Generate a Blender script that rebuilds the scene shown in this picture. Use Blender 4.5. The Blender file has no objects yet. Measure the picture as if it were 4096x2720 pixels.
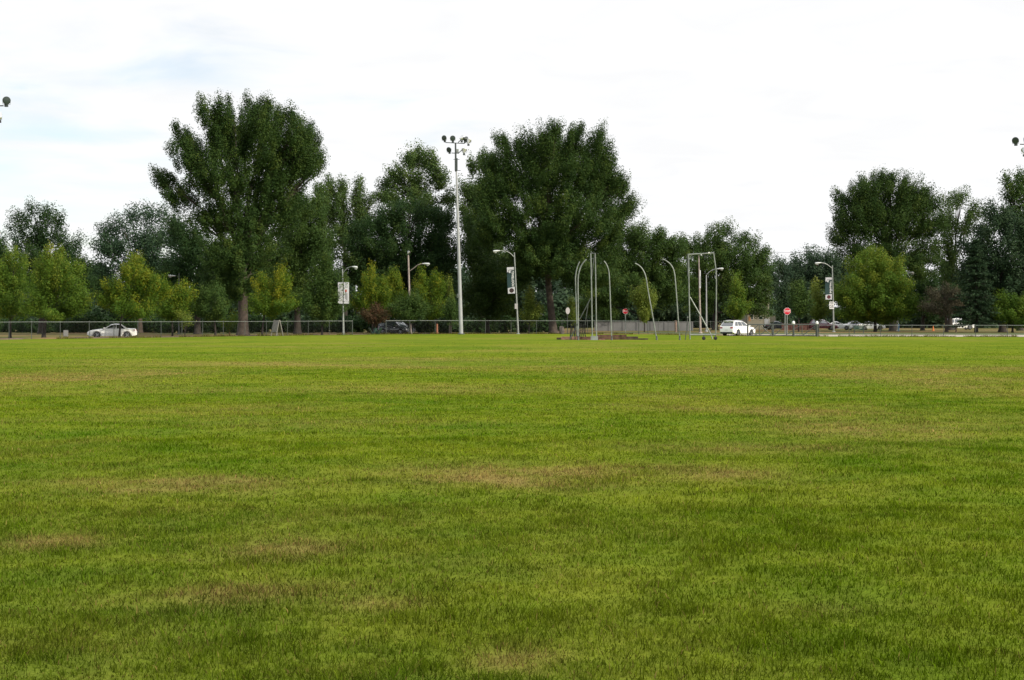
import bpy, bmesh, math, random
import numpy as np
from mathutils import Vector, Matrix

random.seed(7)
rng = np.random.default_rng(7)
scene = bpy.context.scene
col = scene.collection
R = math.radians

# ------------------------------------------------------------------ camera
F, CX, HY, EYE = 6075.0, 2048.0, 1280.0, 1.75      # focal length (px of the 4096 wide frame), centre, horizon row, eye height
cam = bpy.data.cameras.new('camera')
cam.sensor_width = 36.0
cam.lens = 36.0 * F / 4096.0
cam.shift_y = -(1360.0 - HY) / 4096.0
cam.clip_start = 0.1
cam.clip_end = 6000.0
cam_o = bpy.data.objects.new('camera', cam)
col.objects.link(cam_o)
cam_o.location = (0, 0, EYE)
cam_o.rotation_euler = (R(90), 0, 0)
scene.camera = cam_o

# ------------------------------------------------------------------ world, sun, exposure
SUN = Vector((0.70, -0.52, 0.52)).normalized()
sun_el = math.asin(SUN.z)
sun_az = math.atan2(SUN.x, SUN.y)
world = bpy.data.worlds.new('World')
scene.world = world
world.use_nodes = True
wn, wl = world.node_tree.nodes, world.node_tree.links
wn.clear()
w_out = wn.new('ShaderNodeOutputWorld')
sky = wn.new('ShaderNodeTexSky')
sky.sky_type = 'NISHITA'
sky.sun_disc = False
sky.sun_elevation = sun_el
sky.sun_rotation = sun_az
sky.dust_density = 0.6
bg_sky = wn.new('ShaderNodeBackground')
bg_sky.inputs['Strength'].default_value = 0.15
wl.new(sky.outputs[0], bg_sky.inputs['Color'])
tc = wn.new('ShaderNodeTexCoord')
# a thin layer of high cloud: direction projected on a flat layer
sep = wn.new('ShaderNodeSeparateXYZ'); wl.new(tc.outputs['Generated'], sep.inputs[0])
zc = wn.new('ShaderNodeMath'); zc.operation = 'ADD'; zc.inputs[1].default_value = 0.10
wl.new(sep.outputs['Z'], zc.inputs[0])
zm = wn.new('ShaderNodeMath'); zm.operation = 'MAXIMUM'; zm.inputs[1].default_value = 0.03
wl.new(zc.outputs[0], zm.inputs[0])
dx = wn.new('ShaderNodeMath'); dx.operation = 'DIVIDE'; wl.new(sep.outputs['X'], dx.inputs[0]); wl.new(zm.outputs[0], dx.inputs[1])
dy = wn.new('ShaderNodeMath'); dy.operation = 'DIVIDE'; wl.new(sep.outputs['Y'], dy.inputs[0]); wl.new(zm.outputs[0], dy.inputs[1])
cmb = wn.new('ShaderNodeCombineXYZ'); wl.new(dx.outputs[0], cmb.inputs[0]); wl.new(dy.outputs[0], cmb.inputs[1])
n1 = wn.new('ShaderNodeTexNoise'); n1.inputs['Scale'].default_value = 1.9; n1.inputs['Detail'].default_value = 5.0; n1.inputs['Roughness'].default_value = 0.5; n1.inputs['Distortion'].default_value = 0.4
wl.new(cmb.outputs[0], n1.inputs['Vector'])
# cloud thins out away from the sun
dot = wn.new('ShaderNodeVectorMath'); dot.operation = 'DOT_PRODUCT'; dot.inputs[1].default_value = (0.97, 0.0, 0.26)
nrm = wn.new('ShaderNodeVectorMath'); nrm.operation = 'NORMALIZE'; wl.new(tc.outputs['Generated'], nrm.inputs[0])
wl.new(nrm.outputs[0], dot.inputs[0])
thick = wn.new('ShaderNodeMapRange'); thick.inputs['From Min'].default_value = -0.30; thick.inputs['From Max'].default_value = 0.32
thick.inputs['To Min'].default_value = -0.08; thick.inputs['To Max'].default_value = 0.42
wl.new(dot.outputs['Value'], thick.inputs['Value'])
addn = wn.new('ShaderNodeMath'); addn.operation = 'ADD'; wl.new(n1.outputs[0], addn.inputs[0]); wl.new(thick.outputs[0], addn.inputs[1])
cov = wn.new('ShaderNodeMapRange'); cov.interpolation_type = 'SMOOTHSTEP'
cov.inputs['From Min'].default_value = 0.18; cov.inputs['From Max'].default_value = 0.60
cov.inputs['To Min'].default_value = 0.36; cov.inputs['To Max'].default_value = 1.0
wl.new(addn.outputs[0], cov.inputs['Value'])
bright = wn.new('ShaderNodeMapRange'); bright.inputs['From Min'].default_value = 0.24; bright.inputs['From Max'].default_value = 0.65
bright.inputs['To Min'].default_value = 1.04; bright.inputs['To Max'].default_value = 1.30
wl.new(sep.outputs['Z'], bright.inputs['Value'])
n2 = wn.new('ShaderNodeTexNoise'); n2.inputs['Scale'].default_value = 3.2; n2.inputs['Detail'].default_value = 4.0; n2.inputs['Distortion'].default_value = 0.6
wl.new(cmb.outputs[0], n2.inputs['Vector'])
strk = wn.new('ShaderNodeMapRange'); strk.inputs['From Min'].default_value = 0.35; strk.inputs['From Max'].default_value = 0.65
strk.inputs['To Min'].default_value = 0.955; strk.inputs['To Max'].default_value = 1.02
wl.new(n2.outputs[0], strk.inputs['Value'])
bm_ = wn.new('ShaderNodeMath'); bm_.operation = 'MULTIPLY'; wl.new(bright.outputs[0], bm_.inputs[0]); wl.new(strk.outputs[0], bm_.inputs[1])
bg_cloud = wn.new('ShaderNodeBackground'); bg_cloud.inputs['Color'].default_value = (0.985, 0.99, 1.0, 1)
wl.new(bm_.outputs[0], bg_cloud.inputs['Strength'])
mixw = wn.new('ShaderNodeMixShader'); wl.new(cov.outputs[0], mixw.inputs[0]); wl.new(bg_sky.outputs[0], mixw.inputs[1]); wl.new(bg_cloud.outputs[0], mixw.inputs[2])
wl.new(mixw.outputs[0], w_out.inputs['Surface'])

sl = bpy.data.lights.new('sun', 'SUN')
sl.energy = 4.3
sl.angle = R(1.5)
sl.color = (1.0, 0.91, 0.74)
so = bpy.data.objects.new('sun', sl)
col.objects.link(so)
so.rotation_euler = (-SUN).to_track_quat('-Z', 'Y').to_euler()

vs = scene.view_settings
vs.view_transform = 'Standard'; vs.look = 'None'; vs.exposure = 0.0; vs.gamma = 1.0; vs.use_curve_mapping = False
scene.cycles.max_bounces = 8
scene.cycles.transparent_max_bounces = 16
scene.cycles.use_denoising = True
scene.cycles.filter_width = 1.5

# ------------------------------------------------------------------ helpers
def P(px, py, D):
    return Vector(((px - CX) / F * D, D, EYE - (py - HY) / F * D))
def depth(py):                       # distance of a flat ground point seen at row py
    return EYE * F / (py - HY)
def XatD(px, D):
    return (px - CX) / F * D

def tag(o, label=None, cat=None, group=None, kind=None):
    if label: o['label'] = label
    if cat: o['category'] = cat
    if group: o['group'] = group
    if kind: o['kind'] = kind
    return o
def empty(name, loc, label, cat, group=None, rz=0.0):
    o = bpy.data.objects.new(name, None)
    o.empty_display_size = 0.3
    col.objects.link(o)
    o.location = loc
    o.rotation_euler = (0, 0, rz)
    return tag(o, label, cat, group)

class MB:
    def __init__(s): s.v = []; s.f = []
    def add(s, vs, fs):
        b = len(s.v); s.v += [tuple(v) for v in vs]; s.f += [tuple(i + b for i in f) for f in fs]; return s
    def box(s, c, d, rot=None):
        c = Vector(c); hx, hy, hz = d[0] / 2, d[1] / 2, d[2] / 2
        vs = [Vector((x, y, z)) for x in (-hx, hx) for y in (-hy, hy) for z in (-hz, hz)]
        if rot is not None: vs = [rot @ v for v in vs]
        return s.add([c + v for v in vs], [(0, 1, 3, 2), (4, 6, 7, 5), (0, 4, 5, 1), (2, 3, 7, 6), (0, 2, 6, 4), (1, 5, 7, 3)])
    def tube(s, pts, r, n=8, cap=True):
        pts = [Vector(p) for p in pts]
        rs = r if isinstance(r, (list, tuple)) else [r] * len(pts)
        vs = []; fs = []
        up = None
        for i, p in enumerate(pts):
            t = (pts[min(i + 1, len(pts) - 1)] - pts[max(i - 1, 0)]).normalized()
            if up is None:
                up = Vector((0, 1, 0)) if abs(t.y) < 0.9 else Vector((1, 0, 0))
            a = (up - t * up.dot(t)).normalized(); b = t.cross(a); up = a
            for k in range(n):
                q = 2 * math.pi * k / n
                vs.append(p + (a * math.cos(q) + b * math.sin(q)) * rs[i])
        for i in range(len(pts) - 1):
            for k in range(n):
                k2 = (k + 1) % n
                fs.append((i * n + k, i * n + k2, (i + 1) * n + k2, (i + 1) * n + k))
        if cap:
            fs.append(tuple(range(n))[::-1]); fs.append(tuple((len(pts) - 1) * n + k for k in range(n)))
        return s.add(vs, fs)
    def lathe(s, prof, c, axis, n=16):
        # prof: (r, h) along axis from c
        axis = Vector(axis).normalized(); q = axis.to_track_quat('Z', 'Y')
        c = Vector(c); vs = []; fs = []
        for (r, h) in prof:
            for k in range(n):
                a = 2 * math.pi * k / n
                vs.append(c + q @ Vector((r * math.cos(a), r * math.sin(a), h)))
        m = len(prof)
        for i in range(m - 1):
            for k in range(n):
                k2 = (k + 1) % n
                fs.append((i * n + k, i * n + k2, (i + 1) * n + k2, (i + 1) * n + k))
        fs.append(tuple(range(n))[::-1]); fs.append(tuple((m - 1) * n + k for k in range(n)))
        return s.add(vs, fs)
    def prism(s, outline, nrm, thick):
        # outline: list of Vectors (planar), extruded along nrm by thick
        n = len(outline); nrm = Vector(nrm).normalized() * thick
        vs = [Vector(p) for p in outline] + [Vector(p) + nrm for p in outline]
        fs = [tuple(range(n))[::-1], tuple(range(n, 2 * n))]
        for k in range(n):
            k2 = (k + 1) % n; fs.append((k, k2, n + k2, n + k))
        return s.add(vs, fs)
    def build(s, name, mat, parent=None, smooth=True, origin=None, bevel=0.0):
        me = bpy.data.meshes.new(name)
        o0 = Vector(origin) if origin is not None else Vector((0, 0, 0))
        me.from_pydata([tuple(Vector(v) - o0) for v in s.v], [], s.f)
        bm = bmesh.new(); bm.from_mesh(me)
        bmesh.ops.recalc_face_normals(bm, faces=bm.faces)
        if bevel:
            bmesh.ops.bevel(bm, geom=list(bm.edges), offset=bevel, segments=2, affect='EDGES', clamp_overlap=True)
        bm.to_mesh(me); bm.free()
        if smooth:
            me.shade_smooth()
            try: me.set_sharp_from_angle(angle=R(38))
            except Exception: pass
        me.materials.append(mat)
        o = bpy.data.objects.new(name, me)
        col.objects.link(o)
        if parent is not None: o.parent = parent
        elif origin is not None: o.location = o0
        return o

def mat(name, base, rough=0.6, metal=0.0, noise=0.0, nscale=8.0, spec=0.5, base2=None, coat=0.0, bump=0.0):
    m = bpy.data.materials.new(name); m.use_nodes = True
    nt = m.node_tree; b = nt.nodes['Principled BSDF']
    b.inputs['Roughness'].default_value = rough; b.inputs['Metallic'].default_value = metal
    b.inputs['Specular IOR Level'].default_value = spec
    b.inputs['Coat Weight'].default_value = coat; b.inputs['Coat Roughness'].default_value = 0.06
    b.inputs['Base Color'].default_value = (*base, 1)
    if noise or base2:
        t = nt.nodes.new('ShaderNodeTexCoord')
        n = nt.nodes.new('ShaderNodeTexNoise'); n.inputs['Scale'].default_value = nscale; n.inputs['Detail'].default_value = 5
        nt.links.new(t.outputs['Object'], n.inputs['Vector'])
        r = nt.nodes.new('ShaderNodeValToRGB')
        c2 = base2 if base2 else tuple(c * (1 + noise) for c in base)
        c1 = base if base2 else tuple(c * (1 - noise) for c in base)
        r.color_ramp.elements[0].position = 0.35; r.color_ramp.elements[1].position = 0.65
        r.color_ramp.elements[0].color = (*c1, 1); r.color_ramp.elements[1].color = (*c2, 1)
        nt.links.new(n.outputs[0], r.inputs[0]); nt.links.new(r.outputs[0], b.inputs['Base Color'])
        if bump:
            bp = nt.nodes.new('ShaderNodeBump'); bp.inputs['Strength'].default_value = bump; bp.inputs['Distance'].default_value = 0.05
            nt.links.new(n.outputs[0], bp.inputs['Height']); nt.links.new(bp.outputs[0], b.inputs['Normal'])
    return m

M = {}
M['galv'] = mat('galvanised_steel', (0.28, 0.30, 0.29), 0.5, 0.6, 0.15, 3.0)
M['galv_dark'] = mat('weathered_steel', (0.075, 0.085, 0.08), 0.55, 0.4, 0.2, 3.0)
M['cage_steel'] = mat('cage_steel', (0.22, 0.24, 0.225), 0.5, 0.35, 0.25, 2.0)
M['rust'] = mat('rusty_steel', (0.10, 0.06, 0.04), 0.8, 0.1, 0.3, 4.0)
M['concrete_pole'] = mat('pale_pole_paint', (0.33, 0.34, 0.355), 0.5, 0.1, 0.08, 1.5)
M['dark_paint'] = mat('dark_grey_paint', (0.045, 0.055, 0.055), 0.45, 0.2, 0.2, 6.0)
M['lens'] = mat('lamp_glass', (0.35, 0.37, 0.38), 0.12, 0.0, spec=0.8)
M['lamp_head'] = mat('lamp_head_metal', (0.58, 0.60, 0.60), 0.4, 0.3)
M['aluminium'] = mat('spun_aluminium', (0.70, 0.71, 0.73), 0.35, 0.7)
M['wood_pole'] = mat('weathered_wood', (0.20, 0.14, 0.11), 0.85, 0, 0.3, 5.0)
M['wood_grey'] = mat('grey_pole_wood', (0.30, 0.25, 0.23), 0.8, 0, 0.2, 4.0)
M['black_rubber'] = mat('black_rubber', (0.012, 0.012, 0.012), 0.8)
M['rim'] = mat('alloy_rim', (0.55, 0.56, 0.58), 0.3, 0.8)
M['glass_dark'] = mat('tinted_car_glass', (0.012, 0.02, 0.024), 0.05, 0, spec=0.9)
M['glass_dark'].node_tree.nodes['Principled BSDF'].inputs['IOR'].default_value = 2.1
M['white_paint'] = mat('white_car_paint', (0.86, 0.86, 0.85), 0.3, 0, coat=1.0)
M['black_paint'] = mat('black_car_paint', (0.014, 0.017, 0.022), 0.22, 0, coat=1.0)
M['maroon_paint'] = mat('maroon_car_paint', (0.06, 0.006, 0.018), 0.25, 0, coat=1.0)
M['silver_paint'] = mat('silver_car_paint', (0.45, 0.46, 0.48), 0.3, 0.4, coat=1.0)
M['chrome'] = mat('chrome', (0.75, 0.76, 0.78), 0.15, 1.0)
M['tail_red'] = mat('red_tail_lens', (0.30, 0.01, 0.02), 0.15, 0, spec=0.7)
M['head_glass'] = mat('headlight_glass', (0.65, 0.67, 0.70), 0.1, 0.2, spec=0.8)
M['trim_black'] = mat('black_plastic_trim', (0.015, 0.016, 0.017), 0.6)
M['sign_red'] = mat('sign_red', (0.50, 0.010, 0.03), 0.5, spec=0.2)
M['sign_white'] = mat('sign_white', (0.72, 0.72, 0.72), 0.5)
M['sign_back'] = mat('sign_back_aluminium', (0.42, 0.40, 0.41), 0.5, 0.3)
M['banner_white'] = mat('banner_white_vinyl', (0.50, 0.50, 0.54), 0.6)
M['banner_green'] = mat('banner_dark_green_vinyl', (0.008, 0.035, 0.037), 0.6)
M['ball_brown'] = mat('banner_ball_maroon', (0.085, 0.014, 0.020), 0.6)
M['ball_dark'] = mat('banner_ball_dark_brown', (0.028, 0.014, 0.014), 0.6)
M['print_dark'] = mat('banner_dark_print', (0.05, 0.05, 0.055), 0.6)
M['print_red'] = mat('banner_red_print', (0.35, 0.08, 0.06), 0.6)
M['brick'] = mat('red_brown_brick', (0.10, 0.045, 0.038), 0.9, 0, 0.4, 3.0)
M['kerb_wood'] = mat('dark_red_timber', (0.055, 0.030, 0.027), 0.85, 0, 0.35, 3.0)
M['kerb_pink'] = mat('pinkish_paving_brick', (0.22, 0.12, 0.095), 0.9, 0, 0.3, 4.0)
M['siding'] = mat('cream_siding', (0.25, 0.235, 0.185), 0.7, 0, 0.08, 2.0)
M['trim_cream'] = mat('pale_trim', (0.55, 0.55, 0.52), 0.6)
M['garage_white'] = mat('white_garage_door', (0.40, 0.42, 0.46), 0.5)
M['shutter'] = mat('tan_shutter', (0.38, 0.20, 0.10), 0.7)
M['roof'] = mat('grey_shingle_roof', (0.10, 0.095, 0.09), 0.9, 0, 0.2, 3.0)
M['window'] = mat('house_window_glass', (0.02, 0.03, 0.04), 0.08, 0, spec=0.8)
M['wall_pale'] = mat('pale_grey_wall', (0.15, 0.15, 0.155), 0.8, 0, 0.12, 0.6)
M['board_grey'] = mat('weathered_grey_board', (0.19, 0.18, 0.165), 0.8, 0, 0.2, 5.0)
M['green_board'] = mat('dark_green_board', (0.012, 0.045, 0.028), 0.6)
M['orange'] = mat('orange_plastic', (0.60, 0.16, 0.03), 0.6)
M['rock'] = mat('grey_brown_rock', (0.10, 0.08, 0.07), 0.9, 0, 0.4, 4.0, bump=0.6)
M['net'] = mat('black_netting', (0.02, 0.02, 0.02), 0.9)
M['box_grey'] = mat('grey_utility_box_paint', (0.22, 0.22, 0.22), 0.6)
M['stake'] = mat('reddish_tree_wrap', (0.28, 0.12, 0.07), 0.85)
M['blue'] = mat('blue_sign_paint', (0.05, 0.14, 0.26), 0.5)

# ------------------------------------------------------------------ numpy noise
def _hash(ix, iy, iz, seed):
    h = (ix.astype(np.int64) * 374761393 + iy.astype(np.int64) * 668265263 + iz.astype(np.int64) * 2147483647 + seed * 974711) & 0xFFFFFFFF
    h = ((h ^ (h >> 13)) * 1274126177) & 0xFFFFFFFF
    h = (h ^ (h >> 16)) & 0xFFFFFFFF
    return h / 4294967295.0
def vnoise(x, y, z=None, seed=0):
    x = np.asarray(x, float); y = np.asarray(y, float)
    z = np.zeros_like(x) if z is None else np.asarray(z, float)
    ix, iy, iz = np.floor(x), np.floor(y), np.floor(z)
    fx, fy, fz = x - ix, y - iy, z - iz
    fx = fx * fx * (3 - 2 * fx); fy = fy * fy * (3 - 2 * fy); fz = fz * fz * (3 - 2 * fz)
    r = 0
    for a in (0, 1):
        for b in (0, 1):
            for c in (0, 1):
                w = (fx if a else 1 - fx) * (fy if b else 1 - fy) * (fz if c else 1 - fz)
                r = r + w * _hash(ix + a, iy + b, iz + c, seed)
    return r
def fbm(x, y, seed=0, octs=4):
    r = 0; a = 0.5; s = 1.0
    for o in range(octs):
        r = r + a * vnoise(x * s, y * s, None, seed + o * 17); a *= 0.5; s *= 2.03
    return r / (1 - 0.5 ** octs)

# ------------------------------------------------------------------ ground
FENCE_PX = [(-600, 118), (-200, 127), (0, 133), (115, 137), (370, 142), (630, 149), (880, 157), (1200, 166), (1305, 169), (1600, 175), (1900, 178), (2300, 180), (2590, 180), (2760, 172), (2960, 164), (3270, 160), (3450, 158), (4096, 156), (4700, 154)]
fence_xy = [(XatD(p, d), d) for p, d in FENCE_PX]
_fx = np.array([p[0] for p in fence_xy]); _fy = np.array([p[1] for p in fence_xy])
def fence_y(x): return np.interp(x, _fx, _fy)

def undul(x, y):
    near = np.clip(1.4 - y / 60.0, 0.25, 1.0)
    z = (fbm(x * 0.9, y * 0.9, 3, 3) - 0.5) * 0.07 * near
    z += (fbm(x * 0.12, y * 0.12, 9, 2) - 0.5) * 0.10 * np.clip(y / 20.0, 0.2, 1.0) * np.clip((150 - y) / 40, 0, 1)
    return z
DRY = [(2100, 1915, 520, 42, 1.0), (2800, 1910, 260, 38, .8), (3450, 1720, 330, 34, .8), (900, 1950, 520, 30, .55), (250, 1510, 480, 34, .8), (900, 1640, 420, 22, .5),
       (900, 1460, 700, 12, .6), (1750, 1440, 500, 9, .5), (3100, 1640, 500, 22, .5), (4000, 1560, 300, 40, .6), (1700, 1560, 500, 20, .5),
       (210, 2180, 170, 28, .9), (1160, 2210, 160, 30, .7), (2050, 2640, 130, 26, .8), (1000, 2400, 330, 40, .45), (3000, 1800, 500, 20, .5), (2500, 1480, 600, 16, .5), (1250, 1700, 500, 30, .3), (3900, 1480, 500, 14, .6), (1500, 2440, 200, 25, .4), (3300, 2450, 260, 30, .35)]
_dry = []
for (px, py, rx, ry, s) in DRY:
    d0 = depth(py); d1 = depth(py - ry); d2 = depth(py + ry)
    _dry.append((XatD(px, d0), d0, rx / F * d0, max(0.25, (d1 - d2) / 2), s))
def dryness(x, y):
    w = fbm(x * 0.55 + 7, y * 0.55, 21, 4)
    w2 = fbm(x * 2.4, y * 2.4, 23, 3)
    d = np.zeros_like(x)
    for (cx, cy, ax, ay, s) in _dry:
        q = ((x - cx) / ax) ** 2 + ((y - cy) / ay) ** 2
        d = np.maximum(d, s * np.exp(-q * 0.8))
    base = np.clip((fbm(x * 0.16, y * 0.16, 31, 4) - 0.54) * 2.4, 0, 0.5) * np.clip(y / 30, 0.25, 1)
    w3 = vnoise(x * 9, y * 9, None, 29)
    return np.clip((d * 0.95 + base * 0.8) * (0.15 + 1.2 * w) * (0.25 + 1.3 * w2) * (0.55 + 0.9 * w3), 0, 0.85)

def turf_group():
    g = bpy.data.node_groups.new('turf_colour', 'ShaderNodeTree')
    g.interface.new_socket('Dry', in_out='INPUT', socket_type='NodeSocketFloat')
    g.interface.new_socket('Color', in_out='OUTPUT', socket_type='NodeSocketColor')
    N, L = g.nodes, g.links
    gi = N.new('NodeGroupInput'); go = N.new('NodeGroupOutput')
    geo = N.new('ShaderNodeNewGeometry')
    flat = N.new('ShaderNodeVectorMath'); flat.operation = 'MULTIPLY'; flat.inputs[1].default_value = (1, 1, 0)
    L.new(geo.outputs['Position'], flat.inputs[0])
    def noise(scale, detail=4.0, rough=0.55):
        n = N.new('ShaderNodeTexNoise'); n.inputs['Scale'].default_value = scale; n.inputs['Detail'].default_value = detail; n.inputs['Roughness'].default_value = rough
        L.new(flat.outputs[0], n.inputs['Vector']); return n
    def rng_(n, a, b, c=0.0, d=1.0):
        m = N.new('ShaderNodeMapRange'); m.inputs['From Min'].default_value = a; m.inputs['From Max'].default_value = b
        m.inputs['To Min'].default_value = c; m.inputs['To Max'].default_value = d
        L.new(n.outputs[0], m.inputs['Value']); return m
    def mix(f, a, b):
        m = N.new('ShaderNodeMix'); m.data_type = 'RGBA'
        L.new(f.outputs[0] if hasattr(f, 'outputs') else f, m.inputs['Factor'])
        for s, v in ((6, a), (7, b)):
            if isinstance(v, tuple): m.inputs[s].default_value = (*v, 1)
            else: L.new(v.outputs[2], m.inputs[s])
        return m
    big = rng_(noise(0.09, 5.0, 0.6), 0.38, 0.62)
    mid = rng_(noise(0.8, 5.0, 0.6), 0.36, 0.64)
    fine = rng_(noise(5.0, 3.0, 0.6), 0.3, 0.7)
    c1 = mix(big, (0.050, 0.108, 0.002), (0.132, 0.164, 0.007))
    c2 = mix(mid, (0.045, 0.104, 0.002), (0.144, 0.180, 0.012))
    h = N.new('ShaderNodeMix'); h.data_type = 'RGBA'; h.inputs['Factor'].default_value = 0.5
    L.new(c1.outputs[2], h.inputs[6]); L.new(c2.outputs[2], h.inputs[7])
    d = N.new('ShaderNodeMix'); d.data_type = 'RGBA'
    L.new(gi.outputs['Dry'], d.inputs['Factor']); L.new(h.outputs[2], d.inputs[6]); d.inputs[7].default_value = (0.210, 0.150, 0.052, 1)
    br = rng_(fine.inputs['Value'].links[0].from_node, 0.3, 0.7, 0.80, 1.2)
    s = N.new('ShaderNodeVectorMath'); s.operation = 'SCALE'
    L.new(d.outputs[2], s.inputs[0]); L.new(br.outputs[0], s.inputs['Scale'])
    L.new(s.outputs[0], go.inputs['Color'])
    return g
TURF = turf_group()

def turf_mat(name, blade):
    m = bpy.data.materials.new(name); m.use_nodes = True
    nt = m.node_tree; N, L = nt.nodes, nt.links
    b = N['Principled BSDF']; out = N['Material Output']
    at = N.new('ShaderNodeAttribute'); at.attribute_name = 'dry'
    g = N.new('ShaderNodeGroup'); g.node_tree = TURF
    L.new(at.outputs['Fac'], g.inputs['Dry'])
    b.inputs['Roughness'].default_value = 0.8; b.inputs['Specular IOR Level'].default_value = 0.0
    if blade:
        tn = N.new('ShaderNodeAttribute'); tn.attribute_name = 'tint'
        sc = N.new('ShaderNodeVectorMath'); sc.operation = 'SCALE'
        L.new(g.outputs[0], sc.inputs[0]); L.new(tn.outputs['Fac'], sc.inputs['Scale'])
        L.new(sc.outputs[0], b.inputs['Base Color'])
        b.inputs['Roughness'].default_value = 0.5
        tr = N.new('ShaderNodeBsdfTranslucent'); L.new(sc.outputs[0], tr.inputs['Color'])
        mx = N.new('ShaderNodeMixShader'); mx.inputs[0].default_value = 0.38
        L.new(b.outputs[0], mx.inputs[1]); L.new(tr.outputs[0], mx.inputs[2]); L.new(mx.outputs[0], out.inputs['Surface'])
    else:
        sg = N.new('ShaderNodeVectorMath'); sg.operation = 'SCALE'; sg.inputs['Scale'].default_value = 1.18
        L.new(g.outputs[0], sg.inputs[0]); mg = N.new('ShaderNodeMix'); mg.data_type = 'RGBA'; mg.inputs['Factor'].default_value = 0.12; L.new(sg.outputs[0], mg.inputs[6]); mg.inputs[7].default_value = (0.31, 0.29, 0.10, 1); L.new(mg.outputs[2], b.inputs['Base Color'])
        t = N.new('ShaderNodeNewGeometry')
        n = N.new('ShaderNodeTexNoise'); n.inputs['Scale'].default_value = 9.0; n.inputs['Detail'].default_value = 6.0; n.inputs['Roughness'].default_value = 0.7
        L.new(t.outputs['Position'], n.inputs['Vector'])
        bp = N.new('ShaderNodeBump'); bp.inputs['Strength'].default_value = 0.8; bp.inputs['Distance'].default_value = 0.06
        L.new(n.outputs[0], bp.inputs['Height']); L.new(bp.outputs[0], b.inputs['Normal'])
    return m
M['turf'] = turf_mat('mown_turf', False)
M['blade'] = turf_mat('grass_blades', True)

def grid_mesh(name, X, Y, Z, material, attrs=None):
    ny, nx = X.shape
    me = bpy.data.meshes.new(name)
    v = np.stack([X, Y, Z], -1).reshape(-1, 3).astype(np.float32)
    i = np.arange(ny * nx).reshape(ny, nx)
    q = np.stack([i[:-1, :-1], i[:-1, 1:], i[1:, 1:], i[1:, :-1]], -1).reshape(-1, 4)
    mesh_from(me, v, q)
    for k, a in (attrs or {}).items():
        at = me.attributes.new(k, 'FLOAT', 'POINT'); at.data.foreach_set('value', a.reshape(-1).astype(np.float32))
    me.shade_smooth()
    me.materials.append(material)
    o = bpy.data.objects.new(name, me); col.objects.link(o)
    return o
def mesh_from(me, v, q):
    n = q.shape[0]; k = q.shape[1]
    me.vertices.add(len(v)); me.vertices.foreach_set('co', v.astype(np.float32).reshape(-1))
    me.loops.add(n * k); me.loops.foreach_set('vertex_index', q.astype(np.int32).reshape(-1))
    me.polygons.add(n); me.polygons.foreach_set('loop_start', np.arange(n, dtype=np.int32) * k)
    try: me.polygons.foreach_set('loop_total', np.full(n, k, dtype=np.int32))
    except Exception: pass
    me.update(calc_edges=True)

def sstep(a, b, x):
    t = np.clip((np.asarray(x, float) - a) / (b - a), 0, 1); return t * t * (3 - 2 * t)
def edgez(x): return 0.10 * np.exp(-((np.asarray(x, float) + 6) / 22.0) ** 2)
def gz(x, y):                        # height of the land beyond the field fence
    x = np.asarray(x, float); y = np.asarray(y, float)
    d = y - fence_y(x); a = sstep(-2, 18, x)
    base = -0.12 * (1 - a) + 0.10 * a
    s = sstep(0.8, 8, d)
    z = edgez(x) * (1 - s) + base * s
    z = z + 0.20 * (1 - sstep(-14, -4, x)) * np.exp(-((d - 9.5) / 2.4) ** 2)
    return np.where(d < 0, z - 0.3 * np.clip((-d) / 8, 0, 1), z)
def field_z(x, y):
    fy = fence_y(x) + 0.6
    e = np.clip((fy - y) / 6.0, 0, 1)
    return (undul(x, y) + 0.024) * e + (1 - e) * 0.012 + edgez(x) * sstep(118, 172, y * 175.0 / np.maximum(fy, 1))
def base_z(x, y):
    return float(gz(x, y)) if y > float(fence_y(x)) else float(field_z(np.array([x]), np.array([y]))[0])

xs = np.concatenate([np.linspace(-95, -16, 90)[:-1], np.linspace(-16, 16, 200), np.linspace(16, 95, 90)[1:]])
t = np.concatenate([np.linspace(-14, 4, 20)[:-1], np.linspace(4, 30, 180)[:-1], np.linspace(30, 180, 240)])
XX, TT = np.meshgrid(xs, t)
FY = fence_y(XX) + 0.6
YY = np.where(TT < 30, TT, 30 + (TT - 30) / 150.0 * (FY - 30))
ZZ = field_z(XX, YY)
tag(grid_mesh('field', XX, YY, ZZ, M['turf'], {'dry': dryness(XX, YY)}), kind='structure')

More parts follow.
